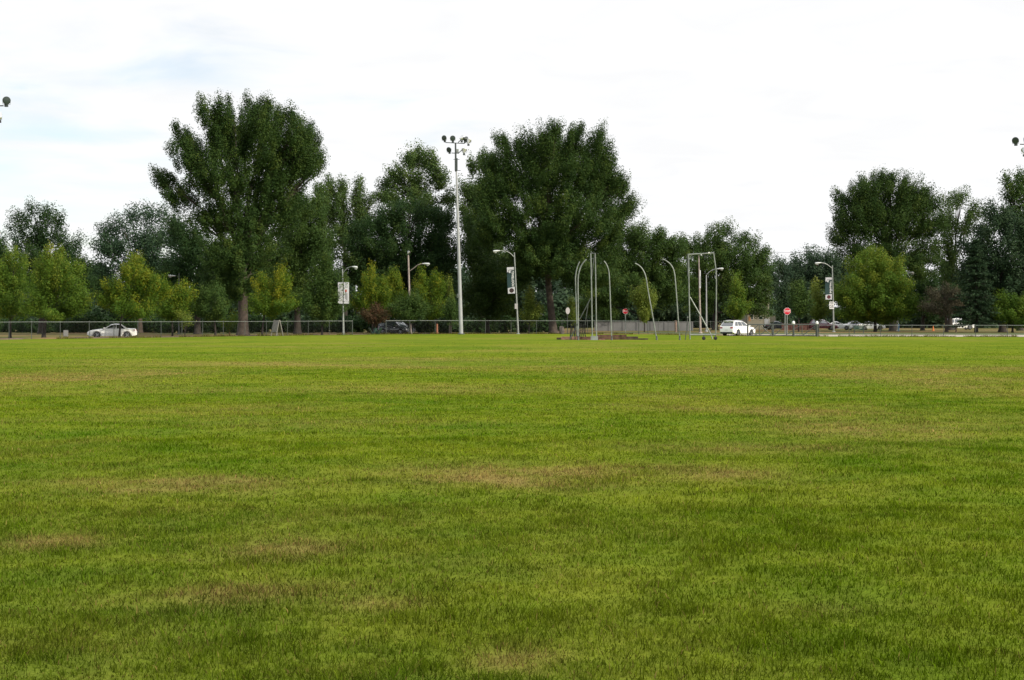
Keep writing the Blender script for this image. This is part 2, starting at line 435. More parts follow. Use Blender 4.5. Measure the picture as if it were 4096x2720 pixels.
# dry verge beyond the field: the one sheet to the horizon
def verge_mat():
    m = bpy.data.materials.new('dry_verge'); m.use_nodes = True
    nt = m.node_tree; N, L = nt.nodes, nt.links; b = N['Principled BSDF']
    b.inputs['Roughness'].default_value = 0.95; b.inputs['Specular IOR Level'].default_value = 0.1
    geo = N.new('ShaderNodeNewGeometry')
    n = N.new('ShaderNodeTexNoise'); n.inputs['Scale'].default_value = 0.06; n.inputs['Detail'].default_value = 6; n.inputs['Roughness'].default_value = 0.6
    L.new(geo.outputs['Position'], n.inputs['Vector'])
    r = N.new('ShaderNodeValToRGB'); e = r.color_ramp.elements
    e[0].position = 0.40; e[0].color = (0.070, 0.085, 0.018, 1)
    e[1].position = 0.60; e[1].color = (0.200, 0.130, 0.062, 1)
    k = e.new(0.5); k.color = (0.135, 0.115, 0.036, 1)
    L.new(n.outputs[0], r.inputs[0])
    n2 = N.new('ShaderNodeTexNoise'); n2.inputs['Scale'].default_value = 2.0; n2.inputs['Detail'].default_value = 4
    L.new(geo.outputs['Position'], n2.inputs['Vector'])
    mr = N.new('ShaderNodeMapRange'); mr.inputs['To Min'].default_value = 0.7; mr.inputs['To Max'].default_value = 1.3
    L.new(n2.outputs[0], mr.inputs['Value'])
    s = N.new('ShaderNodeVectorMath'); s.operation = 'SCALE'; L.new(r.outputs[0], s.inputs[0]); L.new(mr.outputs[0], s.inputs['Scale'])
    L.new(s.outputs[0], b.inputs['Base Color'])
    return m
M['verge'] = verge_mat()
gxs = np.concatenate([[-2500, -400], np.linspace(-130, 130, 105), [400, 2500]])
gd = np.concatenate([[-700, -120, -40, -12, -8], np.linspace(-2, 20, 45), [30, 60, 120, 250, 600, 4000]])
gx, gd2 = np.meshgrid(gxs, gd)
gy = fence_y(gx) + gd2
tag(grid_mesh('ground', gx, gy, gz(gx, gy) - 0.0, M['verge']), kind='structure')

def strip(name, x0, x1, near, far, material, dz, n=90, m=9):
    xs_ = np.linspace(x0, x1, n)
    X, V = np.meshgrid(xs_, np.linspace(0, 1, m))
    Y = fence_y(X) + near(X) * (1 - V) + far(X) * V
    return tag(grid_mesh(name, X, Y, gz(X, Y) + dz, material), kind='structure')
M['road'] = mat('pale_concrete_road', (0.36, 0.315, 0.27), 0.9, 0, 0.10, 0.35)
M['asphalt'] = mat('grey_asphalt', (0.085, 0.083, 0.08), 0.9, 0, 0.2, 0.6)
M['mulch'] = mat('brown_mulch', (0.115, 0.075, 0.048), 0.95, 0, 0.35, 0.8)
M['lawn'] = mat('verge_lawn', (0.055, 0.080, 0.014), 0.95, 0, 0.35, 0.25)
one = lambda v: (lambda X: np.full_like(X, v))
strip('path', -120, -18, one(1.2), one(6.5), M['road'], 0.004)
strip('tree_bed', -120, -8, one(6.5), one(13.5), M['mulch'], 0.004)
strip('road', -120, 6, one(13.5), one(24.0), M['asphalt'], 0.004)
strip('driveway', 24, 120, one(1.8), one(12.5), M['road'], 0.008)
strip('lawn', 14, 120, one(12.5), one(34.0), M['lawn'], 0.004)

# ------------------------------------------------------------------ grass blades over the field
def blades():
    V = []; Q = []; DR = []; TI = []
    base = 0
    bands = [(1.0, 5.2, 1300, 0.0055, 0.042), (5.2, 9, 3000, 0.0050, 0.042), (9, 14, 1900, 0.006, 0.041), (14, 22, 900, 0.008, 0.040), (22, 36, 420, 0.012, 0.038), (36, 56, 160, 0.020, 0.034), (56, 80, 55, 0.03, 0.028), (80, 125, 22, 0.045, 0.024)]
    for (y0, y1, dens, w, h) in bands:
        hw = 0.337 * y1 * 1.06 + 9.0
        n = int((y1 - y0) * 2 * hw * dens)
        x = rng.uniform(-hw, hw, n); y = rng.uniform(y0, y1, n)
        k = (rng.random(n) < np.clip((125 - y) / 60, 0, 1)) & (rng.random(n) < np.clip((0.337 * y * 1.06 + 9.0 - np.abs(x)) / 5.5, 0, 1)) & (y < fence_y(x) - 0.2)
        x, y = x[k], y[k]; n = len(x)
        cl = fbm(x * 2.1, y * 2.1, 41, 3); cl2 = vnoise(x * 7, y * 7, None, 44)
        tuft = np.clip((cl - 0.52) * 6, 0, 1)
        hh = h * (0.6 + 0.5 * cl + 0.22 * tuft) * (0.6 + 0.8 * rng.random(n)) * (0.5 + 1.0 * cl2)
        z = field_z(x, y) - 0.004
        az = rng.uniform(0, 2 * np.pi, n)
        lean = np.abs(rng.normal(0, 0.85, n)) + 0.15
        lx, ly = np.cos(az) * lean, np.sin(az) * lean
        wa = az + np.pi / 2 + rng.normal(0, 0.6, n)
        ww = w * (0.6 + 0.8 * rng.random(n))
        ox, oy = np.cos(wa) * ww / 2, np.sin(wa) * ww / 2
        v = np.zeros((n, 5, 3))
        v[:, 0] = np.stack([x - ox, y - oy, z], -1); v[:, 1] = np.stack([x + ox, y + oy, z], -1)
        mx, my, mz = x + lx * hh * 0.42, y + ly * hh * 0.42, z + hh * 0.62
        v[:, 2] = np.stack([mx + ox * .8, my + oy * .8, mz], -1); v[:, 3] = np.stack([mx - ox * .8, my - oy * .8, mz], -1)
        v[:, 4] = np.stack([x + lx * hh * 1.05, y + ly * hh * 1.05, z + hh * (1.0 - 0.25 * np.minimum(lean, 1.4))], -1)
        d = dryness(x, y)
        d = np.clip(d + (rng.random(n) < (0.03 + 0.35 * d)) * rng.uniform(0.3, 0.9, n), 0, 1)
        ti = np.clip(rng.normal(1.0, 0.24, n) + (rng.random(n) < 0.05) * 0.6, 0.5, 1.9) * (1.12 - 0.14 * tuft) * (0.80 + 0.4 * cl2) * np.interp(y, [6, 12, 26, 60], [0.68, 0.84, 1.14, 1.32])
        V.append(v.reshape(-1, 3)); i = base + np.arange(n)[:, None] * 5
        Q.append(np.concatenate([i + 0, i + 1, i + 2, i + 3, i + 3, i + 2, i + 4], 1)); base += n * 5
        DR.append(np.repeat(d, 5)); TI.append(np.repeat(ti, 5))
    n = 16000
    x = rng.uniform(-62, 62, n); y = fence_y(x) + rng.normal(0.0, 0.28, n); keepf = vnoise(x * .8, y * 0, None, 61) > .35; x, y = x[keepf], y[keepf]; n = len(x)
    hh = rng.uniform(.06, .24, n) * (0.5 + vnoise(x * 1.7, x * 0, None, 62)); az = rng.uniform(0, 6.28, n); z = gz(x, y)
    z = np.where(y < fence_y(x) + .5, field_z(x, y), z); ox = .012 * np.cos(az); oy = .012 * np.sin(az); lx = rng.normal(0, .4, n) * hh; ly = rng.normal(0, .4, n) * hh
    v = np.stack([np.stack([x - ox, y - oy, z], -1), np.stack([x + ox, y + oy, z], -1), np.stack([x + ox * .8 + lx * .4, y + oy * .8 + ly * .4, z + hh * .6], -1), np.stack([x - ox * .8 + lx * .4, y - oy * .8 + ly * .4, z + hh * .6], -1), np.stack([x + lx, y + ly, z + hh], -1)], 1)
    V.append(v.reshape(-1, 3)); i = base + np.arange(n)[:, None] * 5; Q.append(np.concatenate([i + 0, i + 1, i + 2, i + 3, i + 3, i + 2, i + 4], 1)); base += n * 5
    DR.append(np.repeat(rng.uniform(0.1, .8, n), 5)); TI.append(np.repeat(rng.uniform(.5, .9, n), 5))
    v = np.concatenate(V); q = np.concatenate(Q); n = len(q)
    me = bpy.data.meshes.new('grass')
    me.vertices.add(len(v)); me.vertices.foreach_set('co', v.astype(np.float32).reshape(-1))
    me.loops.add(n * 7); me.loops.foreach_set('vertex_index', q.astype(np.int32).reshape(-1))
    me.polygons.add(n * 2)
    ls = (np.arange(n)[:, None] * 7 + np.array([[0, 4]])).reshape(-1)
    me.polygons.foreach_set('loop_start', ls.astype(np.int32))
    me.update(calc_edges=True)
    for k, a in (('dry', DR), ('tint', TI)):
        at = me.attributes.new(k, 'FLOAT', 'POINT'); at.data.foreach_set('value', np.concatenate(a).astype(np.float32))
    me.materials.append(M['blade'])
    o = bpy.data.objects.new('grass', me); col.objects.link(o)
    tag(o, 'short mown green grass with dry tan patches covering the whole field', 'grass', kind='stuff')
blades()

# ------------------------------------------------------------------ trees
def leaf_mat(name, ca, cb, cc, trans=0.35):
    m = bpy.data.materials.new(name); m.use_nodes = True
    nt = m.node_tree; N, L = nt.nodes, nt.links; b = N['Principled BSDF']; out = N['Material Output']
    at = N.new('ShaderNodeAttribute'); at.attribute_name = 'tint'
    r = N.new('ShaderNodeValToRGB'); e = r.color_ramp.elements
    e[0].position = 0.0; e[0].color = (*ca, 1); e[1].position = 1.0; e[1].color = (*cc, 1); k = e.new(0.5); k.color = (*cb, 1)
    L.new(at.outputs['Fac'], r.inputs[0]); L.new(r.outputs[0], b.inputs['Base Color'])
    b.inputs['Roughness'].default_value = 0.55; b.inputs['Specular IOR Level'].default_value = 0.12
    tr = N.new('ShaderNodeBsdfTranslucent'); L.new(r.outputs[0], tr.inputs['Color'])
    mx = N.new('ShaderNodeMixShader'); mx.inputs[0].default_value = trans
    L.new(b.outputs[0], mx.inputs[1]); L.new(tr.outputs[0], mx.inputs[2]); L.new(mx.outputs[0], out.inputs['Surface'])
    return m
LM = {
 'elm':    leaf_mat('elm_leaves', (0.025, 0.056, 0.015), (0.045, 0.086, 0.018), (0.105, 0.142, 0.024)),
 'poplar': leaf_mat('poplar_leaves', (0.045, 0.088, 0.026), (0.078, 0.130, 0.032), (0.135, 0.180, 0.042)),
 'dark':   leaf_mat('dark_maple_leaves', (0.018, 0.046, 0.015), (0.030, 0.066, 0.018), (0.070, 0.105, 0.024)),
 'mid':    leaf_mat('linden_leaves', (0.034, 0.072, 0.018), (0.056, 0.104, 0.022), (0.110, 0.150, 0.028)),
 'locust': leaf_mat('locust_leaves', (0.028, 0.062, 0.034), (0.045, 0.088, 0.044), (0.075, 0.120, 0.054)),
 'far':    leaf_mat('hazed_distant_leaves', (0.034, 0.066, 0.036), (0.050, 0.088, 0.046), (0.085, 0.125, 0.058)),  # bluish distance haze put into the leaf colour
 'pine':   leaf_mat('pine_needles', (0.018, 0.040, 0.019), (0.028, 0.056, 0.024), (0.052, 0.080, 0.030), 0.15),
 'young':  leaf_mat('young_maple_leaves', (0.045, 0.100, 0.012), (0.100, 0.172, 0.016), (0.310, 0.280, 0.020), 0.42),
 'lime':   leaf_mat('lime_green_leaves', (0.095, 0.150, 0.024), (0.160, 0.215, 0.036), (0.28, 0.28, 0.05), 0.45),
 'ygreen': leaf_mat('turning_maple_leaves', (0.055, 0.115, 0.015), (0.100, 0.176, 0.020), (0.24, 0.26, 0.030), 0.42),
 'red':    leaf_mat('reddish_leaves', (0.050, 0.055, 0.022), (0.095, 0.060, 0.032), (0.15, 0.062, 0.038), 0.35),
 'grey':   leaf_mat('grey_brown_leaves', (0.065, 0.068, 0.042), (0.110, 0.098, 0.062), (0.150, 0.125, 0.080), 0.3),
}
M['bark'] = mat('furrowed_bark', (0.070, 0.052, 0.040), 0.9, 0, 0.35, 2.5, bump=0.5)
M['bark_brown'] = mat('brown_elm_bark', (0.060, 0.045, 0.036), 0.9, 0, 0.35, 2.5, bump=0.5)
M['bark_dark'] = mat('dark_bark', (0.030, 0.024, 0.020), 0.9, 0, 0.3, 3.0)
M['bark_pale'] = mat('pale_bark', (0.16, 0.13, 0.105), 0.9, 0, 0.3, 3.0)

def leaves_mesh(name, C, T, size, asp, flat, material, AX=None, NB=None):
    n = len(C)
    nn = rng.normal(size=(n, 3)) * 0.75
    if NB is not None: nn = nn + NB
    nn /= np.linalg.norm(nn, axis=1, keepdims=True) + 1e-9
    a = rng.normal(size=(n, 3))
    if AX is not None: a = a * 0.8 + AX
    a = a - nn * (a * nn).sum(1, keepdims=True); a /= np.linalg.norm(a, axis=1, keepdims=True) + 1e-9
    b = np.cross(nn, a)
    s = size * rng.uniform(0.6, 1.35, (n, 1))
    v = np.stack([C - a * s * .5, C + b * s * asp * .5 + nn * s * .08, C + a * s * .55, C - b * s * asp * .5 + nn * s * .08], 1)
    me = bpy.data.meshes.new(name)
    mesh_from(me, v.reshape(-1, 3), np.arange(n * 4).reshape(n, 4))
    at = me.attributes.new('tint', 'FLOAT', 'POINT'); at.data.foreach_set('value', np.repeat(np.clip(T, 0, 1), 4).astype(np.float32))
    me.materials.append(material)
    return me

TREE_STATS = [0]
def crown_points(lobes, D, k, leaf_area, csize, fan, outer, warm, gap=0.28, stretch=0.9, fing=0.0):
    """lobes: (px, py, rx, ry) silhouettes at distance D -> leaf centres, tints, axes, clump centres"""
    s = D / F
    lob = [((a - CX) * s, EYE - (b - HY) * s, rx * s, ry * s) for (a, b, rx, ry) in lobes]
    x0 = min(l[0] - l[2] for l in lob); x1 = max(l[0] + l[2] for l in lob); hw = (x1 - x0) / 2; xc = (x0 + x1) / 2
    z0 = min(l[1] - l[3] for l in lob); z1 = max(l[1] + l[3] for l in lob)
    CC = []; 
    PTS = []; TT_ = []; AX = []; NB = []
    for (lx, lz, rx, rz) in lob:
        ry = min(max(0.85 * (rx + rz) / 2, 0.35 * rx), hw * 0.9)
        room = math.sqrt(max(0.0, 1 - min(1, abs(lx - xc) / (hw + 1e-6)) ** 2)) * hw * 0.75
        offs = [rng.uniform(-room, room)] if room < ry * 0.6 else [-room * rng.uniform(.3, .8), room * rng.uniform(.2, .8)]
        area = math.pi * rx * rz
        for oy in offs:
            nc = max(6, int(area / (csize * csize * 1.1)))
            d = rng.normal(size=(nc, 3)); d /= np.linalg.norm(d, axis=1, keepdims=True)
            r = rng.random((nc, 1)) ** (1 / outer)
            sh = csize * (0.30 + 0.22 * stretch) * (0.6 if csize < 0.66 else 1.0); c = d * r * np.array([max(rx * .55, rx - sh), max(ry * .6, ry - sh), max(rz * .55, rz - sh)]) + np.array([lx, oy, lz])
            keep = vnoise(c[:, 0] / (csize * 2.2), c[:, 1] / (csize * 2.2), c[:, 2] / (csize * 2.2), 5 + int(abs(lx * 10)) % 50) > gap
            if fing:
                q = c - np.array([xc, 0, z0 + (z1 - z0) * fan]); th = np.arctan2(q[:, 0], np.abs(q[:, 2]) + 1); ph = np.arctan2(q[:, 1], np.abs(q[:, 2]) + 1)
                keep &= vnoise(th * 13 + 40, ph * 5.0 + 40, None, 77) > fing * sstep(0.25, 0.65, (c[:, 2] - z0) / (z1 - z0))
            if keep.sum() < 4: keep[:] = True
            c = c[keep]; nc = len(c)
            if nc == 0: continue
            nl = max(nc * 4, int(area * k * 1.7 / leaf_area / len(offs)))
            idx = rng.integers(0, nc, nl)
            # axis of each spray: away from the foot of the crown
            foot = np.array([xc, 0, z0 + (z1 - z0) * fan])
            ax = c - foot; ax /= np.linalg.norm(ax, axis=1, keepdims=True) + 1e-6
            sig = csize * 0.42 * rng.uniform(0.7, 1.3, (nc, 1))
            g = rng.normal(size=(nl, 3)); gl = np.linalg.norm(g, axis=1, keepdims=True); g = g / gl * np.minimum(gl, 1.75 + 0.25 * rng.random((nl, 1))) * sig[idx]
            along = (g * ax[idx]).sum(1, keepdims=True)
            NB.append(g / (sig[idx] * 1.5) + np.array([0, 0, 0.35]) + ax[idx] * 0.35); g = g + ax[idx] * along * stretch
            p = c[idx] + g
            PTS.append(p); AX.append(ax[idx]); CC.append(c)
            ct = rng.normal(0.42, 0.16, nc)
            TT_.append(ct[idx] + rng.normal(0, 0.12, nl) + warm * np.clip((p[:, 2] - z0) / (z1 - z0) - 0.35, 0, 1) * 0.75)  # tint climbs with height: autumn turning plus sunlit tops painted into the leaves
    return np.concatenate(PTS), np.concatenate(TT_), np.concatenate(AX), np.concatenate(CC), (xc, hw, z0, z1), np.concatenate(NB)

def tree(name, label, cat, D, tx, tr, lobes, leaf='mid', k=3.4, lsize=0.30, csize=1.1, fan=0.0, outer=2.2, warm=0.0, group=None, bark='bark_dark', trunk_to=0.45, limbs=14, lean=0.0, fork=None, wrap=False, asp=0.55, gap=0.28, stretch=0.9, fing=0.0):
    lsize *= 0.80
    X = XatD(tx, D); bz = base_z(X, D)
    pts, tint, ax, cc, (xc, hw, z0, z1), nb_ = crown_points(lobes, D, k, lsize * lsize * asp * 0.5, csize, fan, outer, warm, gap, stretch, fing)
    root = empty(name, (X, D, bz), label, cat, group)
    pts[:, 2] = np.maximum(pts[:, 2], bz + 0.25)
    loc = pts - np.array([X, 0, bz])
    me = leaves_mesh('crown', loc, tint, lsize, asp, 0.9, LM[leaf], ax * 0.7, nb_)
    TREE_STATS[0] += len(pts)
    o = bpy.data.objects.new('crown', me); col.objects.link(o); o.parent = root
    # trunk with limbs
    mb = MB()
    zt = z0 + (z1 - z0) * trunk_to - bz
    cx_ = xc - X
    def pt(f): return Vector((cx_ * f * f * 0.8 + lean * f, 0.15 * math.sin(f * 5) * tr, zt * f))
    fl = [pt(f) for f in (0, .04, .12, .3, .5, .7, .85, 1.0)]
    mb.tube(fl, [tr * 1.5, tr * 1.18, tr, tr * .9, tr * .78, tr * .62, tr * .5, tr * .34], 10)
    ccl = cc - np.array([X, 0, bz])
    order = rng.permutation(len(ccl))[:limbs]
    fk0 = 0.55 if fork is None else fork
    for i in order:
        e = Vector(ccl[i])
        f0 = random.uniform(fk0, 0.95)
        if e.z < pt(f0).z + 0.3: f0 = max(0.3, min(0.9, (e.z - 1.0) / max(zt, .1)))
        s0 = pt(f0); mid = s0.lerp(e, 0.5) + Vector((0, 0, (e - s0).length * 0.10))
        q1 = s0.lerp(mid, 0.5) + Vector((random.uniform(-.2, .2), random.uniform(-.2, .2), 0))
        r0 = tr * random.uniform(.28, .5) * (1.1 - 0.5 * f0)
        mb.tube([s0, q1, mid, mid.lerp(e, 0.55), e], [r0, r0 * .8, r0 * .6, r0 * .4, r0 * .15], 6)
        # twigs towards neighbouring clumps
        dd = np.linalg.norm(ccl - ccl[i], axis=1); nb = np.argsort(dd)[1:4]
        for j in nb:
            mb.tube([mid, mid.lerp(Vector(ccl[j]), .6) + Vector((0, 0, .1)), Vector(ccl[j])], [r0 * .45, r0 * .3, r0 * .1], 5)
    mb.build('trunk', M[bark], root)
    if wrap:
        MB().tube([pt(0.0) + Vector((0, 0, .02)), Vector((0, 0, 0.9)), Vector((0, 0, 1.35))], [tr * 1.55, tr * 1.3, tr * 1.25], 10).build('trunk_wrap', M['stake'], root)
    return root

G_EDGE = 'background trees beyond the road'
G_YOUNG = 'young street trees behind the field fence'
# --- the two tall elms and the rest of the back row
tree('elm_tree', 'tallest vase-shaped dark elm with spiky upper lobes, far left of the tall light pole', 'tree', 178, 972, 0.60,
     [(675,725,65,42),(640,700,30,22),(735,800,65,60),(700,775,40,45),(770,620,75,95),(742,565,46,60),(722,520,28,36),(870,560,72,150),(850,470,42,66),(905,450,28,60),(940,520,34,110),(936,430,16,48),(1015,500,38,110),(1012,425,26,42),(1090,550,85,140),(1095,450,50,44),(1160,470,48,50),(1185,560,80,105),(1245,555,40,48),(1235,660,70,85),(1280,640,30,40),(930,720,140,120),(1090,740,130,130),(1000,880,140,120),(870,880,110,100),(1150,840,100,90),(960,1020,100,90),(820,740,60,80),(930,1120,90,70),(1010,1090,80,90),(890,1020,100,90),(1040,990,110,90),(860,1110,70,70),(950,1170,60,45),(1015,1165,40,60),(905,570,70,120),(1000,610,70,110),(1140,640,110,120),(800,660,66,76),(1210,600,60,90),(1060,500,60,90)],
     'elm', 3.0, 0.24, 0.68, 0.12, 2.0, gap=0.27, stretch=1.0, fing=0.13, bark='bark_brown', trunk_to=0.42, limbs=40, fork=0.5)
tree('elm_tree', 'huge broad elm with forked brown trunk standing right of the football banner', 'tree', 199, 2214, 0.50,
     [(2009,570,45,40),(2020,640,70,80),(2100,600,60,80),(2190,570,62,82),(2215,535,60,34),(2290,585,65,75),(2315,530,35,28),(2380,600,75,78),(2390,545,35,26),(2430,680,60,90),(2110,720,130,110),(2250,730,140,120),(2380,760,110,110),(2480,760,52,50),(2515,840,40,46),(2460,860,70,70),(2000,740,100,100),(2130,860,170,110),(2300,880,170,110),(2430,930,80,80),(2150,985,140,80),(2300,1000,130,80),(2000,900,90,90),(2420,1010,70,80),(2350,1090,90,60),(2100,1060,90,70),(2260,1080,90,70),(2180,1050,110,70),(2060,1110,70,60),(2320,1130,90,60),(2420,1120,60,60),(2130,1000,100,80),(2210,960,130,90),(2240,620,80,90),(2150,640,70,80),(2340,680,90,90),(2460,740,50,60),(2520,800,26,34),(1960,680,50,60),(1940,800,70,90),(1940,930,60,80)],
     'elm', 3.0, 0.25, 0.80, 0.05, 2.2, gap=0.24, stretch=1.1, bark='bark_brown', trunk_to=0.40, limbs=40, fork=0.42, lean=-1.4)
tree('elm_tree', 'wide round-topped dark elm behind the big yellow-green maple on the right', 'tree', 228, 3575, 0.55,
     [(3380,830,60,80),(3440,780,70,75),(3520,755,75,58),(3510,712,36,22),(3620,765,80,62),(3700,800,58,80),(3365,930,48,70),(3460,900,100,100),(3600,900,120,110),(3710,920,60,90),(3420,1010,80,70),(3560,1040,110,90),(3680,1050,80,90),(3340,960,24,30),(3500,830,110,80),(3640,830,90,80),(3570,720,50,26)],
     'elm', 3.0, 0.28, 0.90, 0.1, 2.2, gap=0.24, stretch=1.0, trunk_to=0.45, limbs=30, group=G_EDGE)
tree('poplar_tree', 'pale green poplar with pointed top behind the tall light pole', 'tree', 242, 1680, 0.4,
     [(1673,610,28,26),(1640,645,45,48),(1695,640,60,52),(1740,665,36,50),(1590,705,46,48),(1548,745,40,40),(1660,740,90,80),(1760,720,45,60),(1800,790,34,50),(1580,800,60,60),(1700,820,100,60),(1530,790,26,40)],
     'poplar', 2.6, 0.36, .95, 0.1, 2.0, group=G_EDGE)
tree('poplar_tree', 'pale green poplar peeping out on the left side of the broad elm', 'tree', 236, 1930, 0.4,
     [(1888,665,26,40),(1930,645,38,48),(1975,650,40,40),(1860,760,30,50),(1900,770,60,70),(1960,780,70,100),(1890,880,70,90),(1855,830,24,34),(1990,1000,80,80),(1930,990,80,70),(2040,1040,60,60)],
     'poplar', 2.5, 0.36, .95, 0.1, 2.0, group=G_EDGE)
tree('poplar_tree', 'olive green poplar with several peaks right of the tallest elm', 'tree', 240, 1380, 0.4,
     [(1320,735,30,36),(1378,750,34,34),(1440,740,24,34),(1486,800,26,28),(1330,820,90,80),(1430,820,50,70),(1370,930,110,90),(1460,870,50,60),(1290,780,50,60)],
     'poplar', 2.8, 0.34, .95, 0.1, 2.0, group=G_EDGE)
tree('maple_tree', 'wide dark rounded maple below the pointed poplar', 'tree', 206, 1640, 0.5,
     [(1660,850,130,48),(1560,890,100,70),(1770,880,80,60),(1480,960,100,90),(1620,980,180,110),(1780,1000,90,110),(1560,1090,180,100),(1740,1110,110,100),(1430,1060,90,100),(1500,1190,120,80),(1660,1190,120,70)],
     'dark', 3.4, 0.28, 1.0, 0.2, 2.6, group=G_EDGE)
tree('linden_tree', 'mid green tree tucked against the right side of the tallest elm', 'tree', 205, 1190, 0.45,
     [(1200,870,90,90),(1160,960,90,90),(1100,1080,110,110),(1250,960,80,90),(1220,1060,100,90),(1270,850,50,70),(1290,1010,80,90),(1180,1170,100,80)],
     'mid', 3.2, 0.30, 1.0, 0.2, 2.6, group=G_EDGE)
tree('linden_tree', 'dark low tree filling the left underside of the tallest elm', 'tree', 200, 790, 0.4,
     [(740,930,80,80),(760,1020,110,100),(820,1080,110,100),(700,1100,80,80),(870,1150,90,90),(760,1190,100,70)],
     'dark', 3.3, 0.29, 1.0, 0.2, 2.6, group=G_EDGE)
tree('locust_tree', 'airy blue-green locust left of the tallest elm', 'tree', 218, 560, 0.35,
     [(430,930,42,40),(480,900,40,36),(540,870,42,34),(600,855,48,32),(665,865,45,40),(480,990,85,70),(600,970,110,90),(560,1070,120,70),(690,940,50,70),(420,990,34,40),(640,1060,60,70),(400,1090,50,60),(420,1150,80,70),(520,1160,100,60)],
     'locust', 2.3, 0.34, 1.15, 0.1, 1.8, group=G_EDGE, bark='bark')
tree('oak_tree', 'dark oak with gaps in its crown near the left edge', 'tree', 208, 165, 0.4,
     [(165,845,42,32),(95,880,38,40),(65,920,24,30),(225,880,42,46),(150,950,110,70),(280,945,14,30),(275,1000,48,60),(310,1050,45,60),(150,1050,140,90),(345,1090,34,60),(370,1150,40,60),(200,1140,120,80)],
     'dark', 2.6, 0.30, 1.0, 0.1, 2.0, group=G_EDGE)
tree('oak_tree', 'dark leafy tree cut by the left edge of the picture', 'tree', 195, -20, 0.4,
     [(-4,975,20,40),(0,1020,30,60),(-30,1080,60,120),(20,1120,40,90),(-60,1000,50,80)],
     'dark', 3.2, 0.34, 1.1, 0.1, 2.2, group=G_EDGE)
tree('linden_tree', 'bright green understory tree between the light pole and the football banner', 'tree', 212, 1950, 0.3,
     [(1930,1050,90,100),(1960,1150,90,100),(2020,1120,70,110),(1900,1190,80,80),(2080,1080,55,90),(2000,1240,110,50),(1900,920,60,70),(1880,1000,50,60)],
     'mid', 3.0, 0.34, 1.1, 0.2, 2.2, group=G_EDGE)
tree('linden_tree', 'dark green tree right beside the broad elm, behind the curved cage posts', 'tree', 236, 2560, 0.4,
     [(2557,920,34,26),(2500,960,60,60),(2550,970,70,60),(2640,950,36,24),(2620,990,70,70),(2675,980,36,36),(2480,1040,90,90),(2580,1070,110,90),(2690,1030,70,70),(2470,1140,110,100),(2620,1160,110,90),(2700,1120,80,90),(2400,1190,80,70),(2430,1255,70,32),(2350,1230,60,50)],
     'mid', 3.1, 0.32, 1.05, 0.1, 2.3, group=G_EDGE)
tree('ash_tree', 'loose many-topped tree behind the wheeled gate frame', 'tree', 256, 2860, 0.45,
     [(2740,990,42,44),(2722,965,18,18),(2800,980,56,50),(2853,935,32,34),(2906,920,32,32),(2880,980,60,50),(2970,958,36,36),(3014,975,30,38),(3050,1020,34,40),(2900,1030,110,80),(3020,1060,66,70),(2800,1080,110,90),(2960,1120,130,90),(3055,1120,36,70),(2800,1190,120,80),(3000,1190,66,50),(3012,1232,48,24),(3052,1196,34,36),(3068,1250,22,16),(3040,1258,26,12)],
     'mid', 2.8, 0.33, 1.05, 0.1, 2.1, group=G_EDGE)
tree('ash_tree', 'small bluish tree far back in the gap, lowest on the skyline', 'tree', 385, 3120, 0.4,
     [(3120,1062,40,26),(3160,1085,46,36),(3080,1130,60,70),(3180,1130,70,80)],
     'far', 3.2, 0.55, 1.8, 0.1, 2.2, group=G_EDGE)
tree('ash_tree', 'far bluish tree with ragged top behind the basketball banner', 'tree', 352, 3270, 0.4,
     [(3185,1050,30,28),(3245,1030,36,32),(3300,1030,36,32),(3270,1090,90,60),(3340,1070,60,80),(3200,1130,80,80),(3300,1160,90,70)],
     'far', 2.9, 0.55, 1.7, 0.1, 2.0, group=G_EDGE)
tree('cedar_tree', 'dark blue-green clipped conifer left of the right-hand stop sign', 'tree', 285, 3130, 0.3,
     [(3130,1155,36,30),(3130,1210,44,55),(3135,1255,44,38)],
     'pine', 3.6, 0.36, 1.0, 0.3, 2.8, group=G_EDGE)
tree('elm_tree', 'sparse pale elm behind the wide round-topped elm', 'tree', 246, 3800, 0.4,
     [(3800,795,38,32),(3850,795,36,32),(3890,840,34,40),(3790,890,56,80),(3865,910,34,60),(3780,1000,70,80),(3800,1090,80,70),(3925,850,20,24)],
     'poplar', 2.4, 0.36, 1.0, 0.0, 1.7, group=G_EDGE)
tree('oak_tree', 'pale leafy treetop at the right edge under the floodlight', 'tree', 236, 4080, 0.4,
     [(4028,725,30,30),(4080,715,38,34),(4050,770,50,50),(4110,790,60,80),(4060,860,60,60),(4140,900,60,100)],
     'mid', 2.4, 0.36, 1.1, 0.0, 1.9, group=G_EDGE)
tree('pine_tree', 'big dark spreading pine on the right', 'tree', 206, 4010, 0.45,
     [(3960,840,36,20),(4000,870,60,40),(3970,930,80,50),(4060,900,70,80),(3900,1000,70,60),(4020,1020,120,80),(3950,1110,110,70),(4060,1130,90,80),(4120,1000,60,120),(3890,1080,50,50),(3980,1190,110,60)],
     'pine', 3.4, 0.34, 1.0, 0.1, 2.4, group=G_EDGE)
tree('linden_tree', 'dark understory tree below the sparse pale elm', 'tree', 238, 3690, 0.3,
     [(3680,1130,80,80),(3720,1220,90,55),(3640,1200,60,60),(3800,1180,60,60)],
     'dark', 3.2, 0.30, 1.0, 0.2, 2.6, group=G_EDGE)

